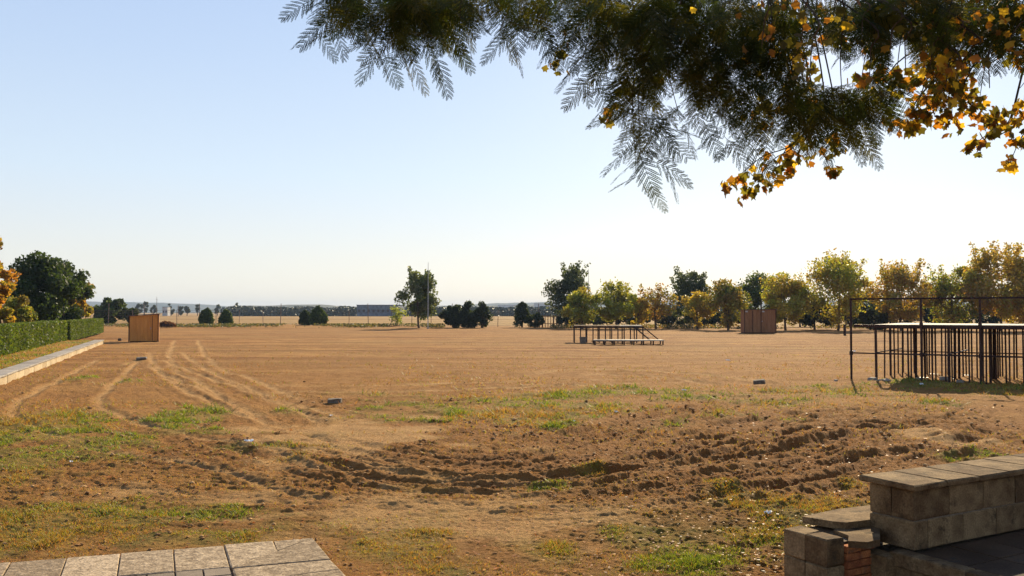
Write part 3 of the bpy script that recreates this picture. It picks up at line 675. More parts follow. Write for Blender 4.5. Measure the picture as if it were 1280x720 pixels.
# ------------------------------------------------------------------ things lying on the yard
def rock(name, u, v, w_, h_, label, cat, mat, rz=.2):
    g = G(u, v); z = float(ground(np.array([g.x]), np.array([g.y]))[0][0])
    w = w_/FPX*g.y; h = h_/FPX*g.y
    return MB().box((0, 0, h/2-.02), (w, w*.7, h), jit=w*.06, bev=w*.08).build(name, mat, None, loc=(g.x, g.y, z), rot=(.05, -.06, rz), label=label, cat=cat)
rock('concrete_block', 418, 503, 17, 6.5, 'grey concrete block lying alone at the rut left of centre', 'block', M_stonegrey, .1)
rock('broken_block', 949, 479, 14, 7, 'dark broken block lying in the field before the right trees', 'block', M_stonegrey, -.3)
rock('dark_stone', 177, 451, 12, 3.5, 'flat dark stone between the wheel tracks at the left', 'stone', M_stonegrey, .3)
rock('dark_stone', 150, 426, 4, 3.5, 'small dark stone in the shadow of the orange shed', 'stone', M_stonegrey, .3)
def scrap(u, v, s, label):
    g = G(u, v); z = float(ground(np.array([g.x]), np.array([g.y]))[0][0]); s = s/FPX*g.y
    m = MB(); n = 5; pts = [[(i/n-.5)*s+random.uniform(-.1, .1)*s, (j/n-.5)*s*.7, random.uniform(0, .35)*s] for j in range(n+1) for i in range(n+1)]
    fs = [(j*(n+1)+i, j*(n+1)+i+1, (j+1)*(n+1)+i+1, (j+1)*(n+1)+i) for j in range(n) for i in range(n)]
    return m.add(pts, fs).build('litter_scrap', M_litter, None, loc=(g.x, g.y, z+.015), rot=(0, 0, random.uniform(0, 3)), label=label, cat='litter')
scrap(311, 556, 10, 'crumpled white scrap in the ploughed soil left of centre')
scrap(89, 581, 5, 'tiny white scrap in the green patch at the left')
scrap(961, 646, 12, 'crumpled white bag in the green grass beside the stone wall')
scrap(770, 516, 7, 'white scrap just below the long grass strip')
scrap(717, 529, 5, 'white scrap next to the short grass tuft at centre')
scrap(414, 520, 5, 'tiny white scrap below the grey concrete block')
scrap(855, 491, 5, 'tiny white scrap at the right end of the grass strip')
scrap(1152, 482, 6, 'white scrap in front of the steel stage')
scrap(1068, 440, 5, 'white speck of litter left of the steel stage post')
scrap(910, 452, 5, 'white speck of litter beyond the broken block')

# ------------------------------------------------------------------ far fence, poles
M_post = rough_mat('fence_post', (.13, .09, .07), (.22, .16, .13), 4, .9, .2, 30)
fy = 125.; fx0, fx1 = -60, 20
fn = empty('wire_fence', (0, fy, 0), label='long thin wire fence on posts across the far edge of the yard', cat='fence')
pm = MB().tube([(0, 0, 0), (0, 0, 2.35)], .04, 5).mesh('post', M_post); pm2 = MB().tube([(0, 0, 0), (0, 0, 3.3)], .05, 5).mesh('post', M_post)
k = 0; x = fx0
while x < fx1:
    link('post', pm2 if k % 4 == 1 else pm, fn, loc=(x+random.uniform(-.4, .4), 0, 0), rot=(0, random.uniform(-.03, .03), 0)); x += 3.05; k += 1
wi = MB()
for z in (.5, 1.0, 1.5, 2.0, 2.3): wi.tube([(fx0, 0, z), (fx1, 0, z)], .012, 4)
wi.build('wire', M_post, fn)
pf = empty('slat_fence', (U(671, 120), 120, 0), label='short brown slatted fence piece left of the tall dark poplar', cat='fence')
for i in range(9): MB().box((i*.38, 0, .85), (.2 if i % 4 == 2 else .10, .05, 1.7)).build('slat', rough_mat('brown_slat', (.2, .09, .05), (.34, .17, .09), 3) if i == 0 else bpy.data.materials['brown_slat'], pf)
for zz in (.5, 1.45): MB().box((1.5, .05, zz), (3.4, .04, .08)).build('rail', bpy.data.materials['brown_slat'], pf)
def pole(u, vb, vt, r, label):
    g = G(u, vb); h = (vb-vt)/FPX*g.y; t = empty('lamp_pole', (g.x, g.y, 0), label=label, cat='pole')
    MB().tube([(0, 0, 0), (0, 0, h*.5), (0, 0, h)], [r, r*.8, r*.4], 8).build('shaft', M_galv, t)
    MB().box((0, 0, .08), (.3, .3, .16)).build('footing', M_grey, t)
pole(535, 411, 328, .06, 'tall thin pale pole beside the silvery green tree')
pole(736, 410.5, 336, .06, 'tall thin pale pole beside the tall dark poplar')
gp = G(1056, 419.5); MB().tube([(0, 0, 0), (0, 0, .9), (0, 0, 1.0)], [.12, .12, .06], 8).build('bollard', M_steel, None, loc=(gp.x, gp.y, 0), label='short dark post in the field left of the steel stage', cat='post')
# weeds along the bank
n = 9000; c = np.stack([rng.uniform(-62, -9, n), 117+rng.normal(size=n)*1.6, rng.uniform(.1, .55, n)], 1); c = c[fbm(c[:, 0]*.25, c[:, 1]*.2, 3, 8) > .42]
V, F, C = leaf_quads(c, .13, pal(len(c), [(.08, .09, .035), (.16, .13, .05), (.05, .06, .03)])); link('bank_weeds', np_mesh('bank_weeds', V, F, M_leaf, C), label='dark strip of weeds on the low bank before the far fence', cat='weeds', kind='stuff')
n = 7000; c = np.stack([rng.uniform(5, 75, n), 113+rng.normal(size=n)*1.8, rng.uniform(.02, .5, n)], 1); c = c[fbm(c[:, 0]*.2, c[:, 1]*.2, 3, 18) > .45]
V, F, C = leaf_quads(c, .13, pal(len(c), [(.12, .11, .04), (.25, .16, .06), (.05, .06, .03)])); link('tree_row_weeds', np_mesh('tree_row_weeds', V, F, M_leaf, C), label='dry weeds and low scrub under the right tree row', cat='weeds', kind='stuff')
# brush heap near shed
gh = Vector((U(208, 113), 113, 0)); n = 900; a = rng.uniform(0, 6.28, n); r_ = rng.uniform(0, 1, n)**.6
c = np.stack([np.cos(a)*r_*1.3, np.sin(a)*r_*.7, .25+rng.uniform(0, 1, n)*.75*(1-r_*.5)], 1)
V, F, C = leaf_quads(c, .14, pal(n, [(.16, .07, .035), (.10, .05, .03)])); link('brushwood_heap', np_mesh('brushwood_heap', V, F, M_leaf, C), loc=gh, label='brown heap of brushwood just right of the orange shed', cat='heap')

# ------------------------------------------------------------------ distance
def ridge(name, Y, ubase, prof, thick, mat, zoff=0, seed=1):
    """long hill: prof gives (u, v) of the skyline seen at the distance Y"""
    us = [p[0] for p in prof]; hs_ = [P(p[0], p[1], Y).z for p in prof]
    xs = np.linspace(U(us[0], Y), U(us[-1], Y), 260); hh = np.interp(xs, [U(u, Y) for u in us], hs_)
    hh = np.maximum(hh+(fbm(xs/(Y*.02), xs*0, 4, seed)-.5)*Y*.0028, 0.5)
    rows = [(-1, 0), (-.6, .35), (-.3, .72), (0, 1), (.4, .8), (1, 0)]
    V = np.concatenate([np.stack([xs, Y+thick*a+(fbm(xs/(Y*.03), xs*0+a*3, 3, seed+5)-.5)*thick*.3, hh*b*(1 if b in (0, 1) else 1)-(.6 if b == 0 else 0)], 1) for a, b in rows])
    n = len(xs); i = np.arange(n-1); F = np.concatenate([np.stack([k*n+i, k*n+i+1, (k+1)*n+i+1, (k+1)*n+i], 1) for k in range(5)])
    return link(name, np_mesh(name, V, F, mat, smooth=True), kind='structure')
M_hill = rough_mat('wooded_hill', (.045, .055, .035), (.11, .10, .06), .01, 1, 0, .05)
ridge('hills', 3300, 0, [(-900, 376), (0, 376), (110, 377), (170, 378), (230, 380), (290, 383), (420, 385), (560, 382), (620, 379), (690, 377), (800, 377), (1280, 375), (2200, 374)], 260, M_hill, seed=3)
ridge('near_hills', 1900, 0, [(-600, 392), (255, 390), (275, 384), (310, 382), (340, 383), (370, 381), (410, 381), (440, 383), (560, 383), (640, 382), (760, 383), (1300, 384), (2100, 386)], 120, M_hill, seed=8)
M_wood = leaf_mat('far_foliage', .05)
# far wood: one mass of trees
n = 60000
x_ = rng.uniform(-150, 380, n); yb = 450+rng.uniform(0, 30, n)
dens = fbm(x_/22, x_*0, 4, 77); H = 2.6+3.6*dens+.9*vnoise(x_/4, x_*0, 5); z_ = rng.uniform(0, 1, n)*H
c = np.stack([x_, yb, z_], 1)
V, F, C = leaf_quads(c, .6, pal(n, [(.035, .05, .035), (.05, .065, .045)]), asp=.8); link('far_wood', np_mesh('far_wood', V, F, M_wood, C), label='far blue-green wood running along the horizon', cat='wood', kind='stuff')
def far_tree(label, u, Y, h, wpx): return tree(label, U(u, Y), Y, h, wpx/FPX*Y, [(.04, .055, .03), (.07, .08, .045)], n=700, leaf=.7, base=.05, lobes=12, trunk_r=.25, group='hazy far trees beyond the fields')
for u, h, wp, lb in [(172, 7.5, 9, 'hazy far tree right behind the left edge of the orange shed roof'), (181, 9, 11, 'largest hazy far tree above the orange shed roof'), (192, 6, 8, 'hazy far tree between the shed roof and the white tower house'), (214, 8, 8, 'hazy far tree touching the right of the white tower house'),
                     (226, 6, 9, 'hazy low far tree, second right of the white tower house'), (234, 6.8, 7, 'hazy far tree, third right of the white tower house'), (247, 7.5, 5, 'narrow hazy far tree left of the first egg-shaped bush'), (272, 6, 9, 'hazy far tree between the two egg-shaped bushes'), (296, 8, 10, 'hazy far tree right of the second egg-shaped bush')]:
    far_tree(lb, u, 520, h, wp)
def far_block(name, u0, u1, vt, Y, depth, mat, label, cat, roofm=None, wins=0, hipz=0):
    x0, x1 = U(u0, Y), U(u1, Y); h = P(640, vt, Y).z; t = empty(name, ((x0+x1)/2, Y, 0), label=label, cat=cat); w = x1-x0
    MB().box((0, depth/2, h/2), (w, depth, h)).build('wall', mat, t)
    MB().box((0, depth/2, h+h*.02), (w*1.015, depth*1.02, h*.05)).build('roof', roofm or mat, t)
    for i in range(wins): MB().box((-w/2+(i+.5)*w/wins, -.05, h*.5), (w/wins*.45, .2, h*.22)).build('window', M_roof, t)
far_block('warehouse', 446, 500, 381.5, 430, 18, M_far, 'long low blue-grey warehouse on the horizon left of the silvery tree', 'warehouse', wins=9)
far_block('warehouse', 622, 652, 381.5, 1500, 40, M_farw, 'pale warehouse on the horizon right of the three conifers', 'warehouse', wins=5)
far_block('warehouse', 668, 692, 379.5, 1500, 40, M_farw, 'taller pale warehouse on the horizon just left of the dark poplar', 'warehouse', wins=4)
far_block('tower_house', 203, 209.5, 384, 480, 4, M_farw, 'small white tower house far beyond the orange shed', 'house', M_roof, wins=2)
for u, vt, lb in [(196, 371, 'faint far mast just left of the white tower house'), (223, 381, 'faint short mast right of the white tower house'), (180, 378, 'faint short mast above the orange shed roof')]:
    Y = 420; h = P(u, vt, Y).z; t = empty('far_mast', (U(u, Y), Y, 0), label=lb, cat='mast'); MB().tube([(0, 0, 0), (0, 0, h)], [.16, .08], 5).build('shaft', M_post, t); MB().box((0, 0, h*.85), (1.2, .1, .1)).build('crossarm', M_post, t)

# ------------------------------------------------------------------ foreground paving (left)
PZ = .12
pc = G(391, 672, PZ); e2p = Vector((-.375, .927, 0)); e1p = Vector((.949, .316, 0)); e3p = Vector((-.416, .909, 0))
pav = link('paving_bed', MB().prism([(pc+e3p*-.03-e1p*.03)[:2], (pc-e3p*5-e1p*.03)[:2], (pc-e3p*5-e1p*9)[:2], (pc-e1p*9-e3p*.03)[:2]], -.1, PZ-.03).mesh('paving_bed', M_mortar), kind='structure')
def PP(s, t): return pc-e1p*s-e2p*t
def slab(poly, mat, name='paving_slab', z=None, th=.045):
    c = sum((Vector((p[0], p[1], 0)) for p in poly), Vector())/len(poly); g = .006
    q = []
    for p in poly:
        d = Vector((p[0]-c.x, p[1]-c.y, 0)); d = d*(1-g*1.3/max(d.length, .05)) ; q.append((c+d)[:2])
    zt = (PZ if z is None else z)+random.uniform(-.003, .003)
    m = MB(); n = len(q); b = .006
    q2 = [(c.x+(p[0]-c.x)*(1-b/.2), c.y+(p[1]-c.y)*(1-b/.2)) for p in q]
    vs = [(*p, zt-th) for p in q]+[(*p, zt-b) for p in q]+[(*p, zt) for p in q2]
    vs = [(v[0]-c.x, v[1]-c.y, v[2]) for v in vs]
    tl = [random.uniform(-.004, .004) for _ in range(2)]; vs = [(v[0], v[1], v[2]+v[0]*tl[0]+v[1]*tl[1]) for v in vs]
    ar = sum(q[i][0]*q[(i+1) % n][1]-q[(i+1) % n][0]*q[i][1] for i in range(n))
    fs = [tuple(range(n))[::-1], tuple(range(2*n, 3*n))]+[(k*n+i, k*n+(i+1) % n, (k+1)*n+(i+1) % n, (k+1)*n+i) for k in (0, 1) for i in range(n)]
    if ar < 0: fs = [f[::-1] for f in fs]
    m.add(vs, fs); o = m.build(name, mat, pav); o.location = (c.x, c.y, 0); return o
js = [.336, .744, 1.145, 1.55, 1.947]; js += [1.947+.4*k for k in range(1, 10)]
for a, b in zip(js[:-1], js[1:]): slab([PP(a, 0), PP(b, 0), PP(b, .70), PP(a, .70)], M_slab)
D0 = pc; D1 = G(289.5, 710, PZ); ex = G(346, 688, PZ)
slab([PP(.336, 0), D0, ex], M_slab)                       # thin triangle at the back
slab([PP(.744, 0), PP(.336, 0), ex, D1], M_slab)
Rr = lambda t: pc-e3p*t
E1 = G(414, 699, PZ); E2 = G(431, 718, PZ)
slab([D0, D1, E1], M_slab)
def lineup(A, t): return None
step = .40
prevL, prevR = D1, E1
for k in range(7):
    nl = D1-e2p*step*(k+1); nr = Rr((E1-pc).length+step*.72*(k+1))
    slab([prevL, nl, nr, prevR], M_slab); prevL, prevR = nl, nr
for r_ in range(7):
    for i, (a, b) in enumerate(zip([.744]+[.744+.2*q for q in range(1, 40)], [.744+.2*q for q in range(1, 41)])):
        t0 = .70+r_*.2
        slab([PP(a, t0), PP(b, t0), PP(b, t0+.2), PP(a, t0+.2)], M_slabdark, 'paver', z=PZ-.004)

# ------------------------------------------------------------------ stone wall and terrace (right)
FZ = .30
C0 = G(1143, 690, FZ); e1 = Vector((.872, .489, 0)); e2 = Vector((-.489, .872, 0)); RW = math.atan2(e1.y, e1.x)
wall = empty('stone_bench_wall', (C0.x, C0.y, FZ), RW, label='low stone block wall with slab coping on the terrace at lower right', cat='wall')
def blk(parent, x0, x1, y0, y1, z0, z1, mat, name='stone_block', j=.003, g=.005, bev=.008, off=0):
    MB().box((0, 0, 0), (x1-x0-2*g, y1-y0-2*g, z1-z0-2*g), jit=j, bev=bev).build(name, mat, parent, loc=((x0+x1)/2, (y0+y1)/2+off, (z0+z1)/2))
M_core = M_mortar
MB().box((1.9, .2, .225), (3.76, .375, .44)).build('mortar_core', M_core, wall)
h1 = .222; h2 = .455; WL = 3.8
xs = [0]+[.17+.43*k for k in range(9)]
for a, b in zip(xs[:-1], xs[1:]):
    blk(wall, a, min(b, WL), 0, .2 if a > 0 else .4, 0, h1, M_concrete, off=0); 
    if a > 0: blk(wall, a, min(b, WL), .2, .4, 0, h1, M_concrete)
xs = [0]+[.43*k for k in range(1, 9)]+[WL]
for a, b in zip(xs[:-1], xs[1:]):
    blk(wall, a, b, 0, .2, h1, h2, M_concrete); blk(wall, a, b, .2, .4, h1, h2, M_concrete)
xs = [-.06]+[.34+.40*k for k in range(0, 9)]
for i, (a, b) in enumerate(zip(xs[:-1], xs[1:])):
    blk(wall, a, b, -.05, .45+random.uniform(-.006, .006), h2+.004, h2+.057, M_slab2 if False else M_concrete, 'coping_slab', j=.003, g=.003, bev=.01)
# terrace floor and its edge
flo = link('terrace_floor', MB().prism([(C0-e2*6-e1*.02)[:2], (C0-e2*6+e1*7)[:2], (C0+e2*.6+e1*7)[:2], (C0+e2*.6+e1*.05)[:2]], .0, FZ-.035).mesh('terrace_floor', M_mortar), kind='structure')
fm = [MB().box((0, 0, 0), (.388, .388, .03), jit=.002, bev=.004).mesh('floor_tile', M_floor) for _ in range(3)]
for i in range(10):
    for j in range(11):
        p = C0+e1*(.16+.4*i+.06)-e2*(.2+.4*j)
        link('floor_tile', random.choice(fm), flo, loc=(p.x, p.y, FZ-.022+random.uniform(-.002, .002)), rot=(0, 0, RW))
A0 = G(1112, 689, FZ+.0)
edge = empty('terrace_edge', (A0.x, A0.y, 0), RW, label='worn stone edging along the dark terrace floor', cat='edging')
for k in range(6):
    MB().box((.065, -.3-.62*k, FZ-.05), (.13, .612, .11), jit=.004, bev=.01).build('edge_stone', M_wood_old if False else M_concrete, edge)
    MB().box((.065, -.3-.62*k, .10), (.09, .6, .2)).build('riser_block', M_concrete, edge)
# stepped pier to the left of the wall
B0 = G(1035, 674, .44)
pier = empty('broken_step_pier', (B0.x, B0.y, 0), RW, label='broken low pier of stone blocks and loose slabs beside the wall', cat='pier')
for k in range(2):
    z1 = .43-k*.205; z0 = z1-.2
    for q in range(2):
        MB().box((.09, .11+.215*q, (z0+z1)/2), (.18, .205, .2), jit=.004, bev=.008).build('stone_block', M_concrete, pier)
MB().box((.09, .21, .012), (.17, .40, .03)).build('stone_block', M_concrete, pier)
MB().box((.21, .235, .2), (.36, .36, .36)).build('rubble_core', M_core, pier)
# brick face looking at the camera side
for r_ in range(6):
    for q in range(2):
        x0 = .185+q*.155+(0 if r_ % 2 else -.0); wq = .15 if not (r_ % 2 == 0 and q == 1) else .10
        MB().box((x0+wq/2, .035, .05+r_*.058), (wq, .10, .052), jit=.002, bev=.004).build('brick', M_brick, pier)
MB().box((.215, .24, .415), (.38, .40, .045), rz=.05, jit=.006, bev=.01).build('loose_slab', M_concrete, pier) if False else None
def pslab(px, z, th, name='loose_slab'):
    pts = [G(u, v, z) for u, v in px]; m = MB().prism([p[:2] for p in pts], z-th, z)
    o = m.build(name, M_concrete, None); 
    inv = Matrix.Translation((B0.x, B0.y, 0)) @ Matrix.Rotation(RW, 4, 'Z'); o.parent = pier; o.matrix_parent_inverse = inv.inverted(); return o
pslab([(1003, 645.5), (1048, 636), (1100, 630), (1100, 648), (1058, 653), (1041, 651.5)], .46, .055)
pslab([(1042, 662), (1062, 657), (1100, 650), (1100, 674), (1084, 677.5), (1060, 676), (1061, 669.5)], .41, .05)
pslab([(1003, 660), (1100, 645), (1100, 660), (1045, 672), (1030, 668)], .385, .2, 'rubble_fill')
MB().box((.52, .02, .14), (.16, .30, .28), rz=.1, jit=.02, bev=.02).build('rough_stone', M_concrete, pier)
for r_ in range(2): MB().box((.36+.17*r_, .22, .10), (.16, .3, .2), jit=.01, bev=.01).build('stone_block', M_concrete, pier)

# ------------------------------------------------------------------ scatter: clods, grass, fallen leaves
def inview(n, d0, d1, margin=1.12, power=1.0):
    q = rng.uniform(0, 1, n); v = 2310/d0+(2310/d1-2310/d0)*q**power; D = 2310/v
    return rng.uniform(-.5818*margin, .5818*margin, n)*D, D
def avoid(x, y):
    d = np.stack([x-pc.x, y-pc.y], 1); a = np.linalg.solve(np.array([[-e1p.x, -e3p.x], [-e1p.y, -e3p.y]]), d.T)
    on = (a[0] > -.04) & (a[1] > -.04)
    dx = x-B0.x; dy = y-B0.y; s = dx*e1.x+dy*e1.y; t = dx*e2.x+dy*e2.y
    on |= (s > -.03) & (t < .48) & (t > -8) & (s < 7)
    sk, nk_ = kerbco(x, y); on |= (nk_ > 0) & (nk_ < .6) & (sk < KLEN)
    return ~on
# clods
n = 60000; x, y = inview(n, 6.2, 26); keep = avoid(x, y); x = x[keep]; y = y[keep]
z, g, t, s, ru, lw = ground(x, y)
keep = (rng.uniform(0, 1, len(x)) < .05+.5*t+.5*ru-.2*s) & (lw < .1); x, y, z = x[keep], y[keep], z[keep]; n = len(x)
ico = np.array([(0, 0, 1), (.9, 0, .2), (.28, .85, .15), (-.72, .53, .25), (-.72, -.53, .1), (.28, -.85, .2), (0, 0, -.6)])
fi = np.array([(0, 1, 2), (0, 2, 3), (0, 3, 4), (0, 4, 5), (0, 5, 1), (6, 2, 1), (6, 3, 2), (6, 4, 3), (6, 5, 4), (6, 1, 5)])
sz = (rng.uniform(0, 1, n)**6*.034+.004)*np.clip(y/12, .7, 1.5); ang = rng.uniform(0, 6.28, n)
V = ico[None]*(1+rng.normal(size=(n, 7, 1))*.25)*sz[:, None, None]*np.array([1.2, 1, .7]); ca, sa = np.cos(ang)[:, None], np.sin(ang)[:, None]
V = np.stack([V[..., 0]*ca-V[..., 1]*sa, V[..., 0]*sa+V[..., 1]*ca, V[..., 2]], -1)+np.stack([x, y, z+sz*.25], 1)[:, None]
F = (fi[None]+np.arange(n)[:, None, None]*7).reshape(-1, 3)
M_clod = leaf_mat('soil_clod', 0, .95)
cl = link('soil_clods', np_mesh('soil_clods', V.reshape(-1, 3), F, M_clod, np.repeat(pal(n, [(.24, .12, .045), (.33, .18, .07), (.44, .26, .11)], [.3, .45, .25]), 7, 0)), label='loose clods of brown earth and pebbles over the ploughed yard', cat='clods', kind='stuff')
# grass blades
def blades(n, d0, d1, hscale, cols_g, cols_d, name, label, lawn=False, thr=.25):
    x, y = inview(n, d0, d1, power=1.0)
    keep = avoid(x, y); x = x[keep]; y = y[keep]
    z, g, t, s, ru, lw = ground(x, y)
    g = np.maximum(g, lw*.8)
    tu = np.clip((fbm(x*2.4, y*2.4, 3, 55)-.35)*3, 0, 1)
    keep = rng.uniform(0, 1, len(x)) < np.clip((g-thr)*1.5, 0, 1)*tu+.13*(1-.9*s)*(1-.6*t)*np.clip((60-y)/30, .25, 1)*(fbm(x*.35, y*.6, 3, 19) > .47)
    x, y, z, g, tu = x[keep], y[keep], z[keep], g[keep], tu[keep]; n = len(x)
    tuft = np.clip((fbm(x*4.5, y*4.5, 2, 56)-.58)*9, 0, 1)*(g > .4)
    h = hscale*(1+.8*tuft)*rng.uniform(.35, 1.1, n)*(.5+.9*tu)*np.clip(y/12, .8, 1.6); w = .0035*np.clip(y/6, 1, 7)
    a = rng.uniform(0, 6.28, n); lx = rng.normal(size=n)*.9*h; ly = rng.normal(size=n)*.9*h
    b0 = np.stack([x-np.cos(a)*w, y-np.sin(a)*w, z-.005], 1); b1 = np.stack([x+np.cos(a)*w, y+np.sin(a)*w, z-.005], 1); tp = np.stack([x+lx, y+ly, z+h], 1)
    V = np.stack([b0, b1, tp], 1).reshape(-1, 3); F = np.arange(3*n).reshape(-1, 3)
    dry = .5*(g < .25)+fbm(x*.55, y*.55, 3, 71)+.12*(y < 10.5)*(x < 0)+rng.normal(size=n)*.09
    c = np.where((dry > .52)[:, None], pal(n, cols_d), pal(n, cols_g))
    return link(name, np_mesh(name, V, F, M_grassblade, np.repeat(c, 3, 0)), label=label, cat='grass', kind='stuff')
GG = [(.10, .16, .02), (.17, .23, .025), (.26, .27, .035)]; DD = [(.34, .22, .06), (.32, .15, .045), (.26, .23, .045)]
blades(480000, 6.2, 17, .030, GG, DD, 'short_grass', 'patches of short green and straw grass in the near earth')
blades(260000, 15, 60, .045, GG, DD, 'field_grass', 'thin strips of green grass across the middle of the yard', thr=.3)
# fallen leaves and straw
n = 9000; x, y = inview(n, 6.3, 20); keep = avoid(x, y) & (rng.uniform(0, 1, n) < np.clip(.15+.5*(y < 9)+.35*(x < -2), 0, 1)); x = x[keep]; y = y[keep]; z = ground(x, y)[0]; n = len(x)
V, F, C = leaf_quads(np.stack([x, y, z+.012], 1), .018*np.clip(y/8, 1, 2), pal(n, [(.45, .15, .03), (.36, .12, .03), (.5, .28, .06), (.16, .08, .04)]), asp=.7)
V[:, 2] = np.repeat(z, 4)+.008+np.abs(V[:, 2]-np.repeat(z+.012, 4))*.5
link('fallen_leaves', np_mesh('fallen_leaves', V, F, M_leaf, C), label='scattered rust-coloured fallen leaves on the near ground', cat='leaves', kind='stuff')
# leaves on the terrace and paving
# ------------------------------------------------------------------ overhanging trees
def frond_geo(seed, npin=8, nl=7):
    r = np.random.default_rng(seed); V = []; F = []
    def quad(a, b, c, d): k = len(V); V.extend([a, b, c, d]); F.append((k, k+1, k+2, k+3))
    def spine(t): return np.array([t, .03*math.sin(t*3+seed), -.16*t*t])
    for i in range(8):
        a = spine(i/8); b = spine((i+1)/8); w = .009*(1-i/9)
        quad(a+[0, w, 0], a-[0, w, 0], b-[0, w, 0], b+[0, w, 0])
    for i in range(npin):
        t = .14+.84*i/(npin-1); o = spine(t); L = .40*math.sin(math.pi*(.22+.68*t))**.8*(1.0)
        for sgn in (-1, 1):
            an = R(62-30*t+r.uniform(-5, 5)); d = np.array([math.cos(an), sgn*math.sin(an), -.10+r.uniform(-.08, .08)]); d /= np.linalg.norm(d)
            pn = np.array([-d[1]*1., d[0], 0])*1.0
            for k in range(nl):
                q = (k+.5)/nl; c = o+d*L*q+np.array([0, 0, -.10*q*q*L]); ll = .043*math.sin(math.pi*(.2+.7*q))
                for s2 in (-1, 1):
                    e = (pn*s2+d*.55); e = e/np.linalg.norm(e)*ll; tk = d*L/nl*.9
                    e[2] += r.uniform(-.012, .006)
                    quad(c-tk*.7, c+e*.75-tk*.45, c+e+tk*.3, c+e*.5+tk*.8)
    return np.array(V, float), np.array(F)
FG = [frond_geo(k) for k in range(4)]
M_frond = leaf_mat('frond', .32, .9, const=[(.022, .038, .012), (.045, .065, .014), (.10, .095, .018), (.04, .05, .02)])
M_frond2 = leaf_mat('frond_mass', .38, .8)
FM = [np_mesh('frond', V, F, M_frond) for V, F in FG]
tb = Vector((7.4, 3.4, .28))
silk = empty('silk_tree', tb, label='feathery silk tree whose dark fronds hang in from the top of the photo', cat='tree')
# limbs (world coordinates)
limbs = [([(7.4, 3.4, .2), (7.2, 3.6, 2), (6.5, 4.2, 3.6), (5.4, 4.9, 4.8)], [.24, .2, .15, .11]),
         ([(5.4, 4.9, 4.8), (3.8, 5.3, 5.0), (2.0, 5.5, 4.75), (.4, 5.6, 4.6), (-1.5, 5.5, 4.35)], [.10, .075, .055, .035, .015]),
         ([(5.4, 4.9, 4.8), (4.6, 6.4, 5.1), (3.2, 7.2, 5.3), (1.5, 7.0, 5.1)], [.08, .06, .04, .02]),
         ([(6.5, 4.2, 3.6), (5.4, 5.8, 4.7), (4.6, 7.0, 5.0), (3.9, 7.8, 5.2)], [.09, .07, .05, .02]),
         ([(7.2, 3.6, 2), (8.4, 3.2, 4), (8.8, 2.5, 6)], [.15, .1, .05])]
def local(m, o):
    m.v = [tuple(Vector(v)-o) for v in m.v]; return m
for i, (p, r_) in enumerate(limbs):
    sp_ = spline(p, 6); rr = np.interp(np.linspace(0, 1, len(sp_)), np.linspace(0, 1, len(r_)), r_)
    local(MB().tube(sp_, rr, 8), tb).build('trunk' if i == 0 else 'branch', M_bark, silk, smooth=True)
limbpts = np.concatenate([spline(p, 10) for p, _ in limbs[1:4]])
# hanging sprays: (u, v of the tip, length in px up, depth)
TW = [(396, 8, 40, 5.4), (398, 42, 60, 5.3), (418, 30, 60, 5.6), (440, 30, 60, 5.5), (462, 48, 70, 5.3), (480, 66, 90, 5.5), (497, 55, 80, 5.8), (512, 68, 90, 5.4), (528, 50, 80, 5.7), (545, 68, 90, 5.4), (565, 45, 70, 5.6), (575, 25, 50, 5.3), (500, 20, 50, 5.2), (540, 15, 40, 5.5), (455, 10, 40, 5.6), (425, 5, 30, 5.4),
      (608, 5, 40, 5.7), (625, 38, 70, 5.5), (640, 52, 80, 5.4), (655, 25, 50, 5.6), (672, 30, 60, 5.3), (685, 40, 70, 5.5), (700, 55, 80, 5.8),
      (722, 95, 120, 5.5), (738, 80, 110, 5.3), (745, 105, 120, 5.2), (760, 110, 130, 5.6), (775, 130, 140, 5.4), (790, 150, 150, 5.3), (800, 190, 180, 5.5), (812, 228, 210, 5.4), (826, 195, 190, 5.3), (795, 215, 190, 5.6), (835, 165, 170, 5.6), (815, 140, 150, 5.2),
      (850, 150, 160, 5.5), (865, 120, 130, 5.2), (880, 150, 160, 5.6), (895, 125, 140, 5.9), (905, 170, 170, 5.4), (925, 160, 165, 5.3), (940, 180, 180, 5.5), (955, 165, 170, 5.8), (975, 150, 160, 5.4), (990, 160, 170, 5.6), (1010, 150, 160, 5.9), (1035, 150, 160, 5.5), (1055, 155, 160, 5.4), (1075, 165, 170, 5.2), (1090, 145, 150, 5.5), (1105, 120, 130, 5.8),
      (1140, 60, 90, 5.6), (1165, 90, 110, 6.0), (1185, 60, 90, 5.6), (1215, 60, 80, 5.5), (1240, 55, 70, 5.8), (1265, 40, 60, 5.4), (1115, 25, 60, 5.5), (1080, 30, 50, 5.6)]
# fill of the dense upper mass
HOLES = [(1050, 74, 34, 22), (1132, 66, 24, 24), (1203, 56, 13, 11), (840, 108, 20, 20), (768, 84, 9, 16), (603, 30, 13, 30), (1255, 100, 40, 30)]
MASS = [(492, -5, 75, 34, 20), (530, 18, 60, 34, 18), (640, 5, 50, 26, 10), (735, 20, 50, 50, 13), (790, 70, 45, 50, 15), (860, 60, 70, 60, 24), (930, 85, 70, 70, 28), (960, 15, 170, 40, 28), (1040, 130, 70, 32, 17), (1090, 95, 40, 40, 12), (1000, 140, 60, 35, 14), (1230, 18, 80, 40, 22), (1190, 50, 50, 40, 16), (1120, 10, 60, 30, 16)]
FILL = []
for (a, b, ra, rb, cnt) in MASS:
    k = 0
    while k < cnt:
        q = rng.uniform(-1, 1, 2)
        if q @ q > 1: continue
        k += 1; u = a+q[0]*ra; v = b+q[1]*rb
        if any((u-h0)**2/(h2*h2)+(v-h1)**2/(h3*h3) < 1.6 for h0, h1, h2, h3 in HOLES): continue
        FILL.append((u, v, 26, rng.uniform(4.9, 7.2)))
frs = []
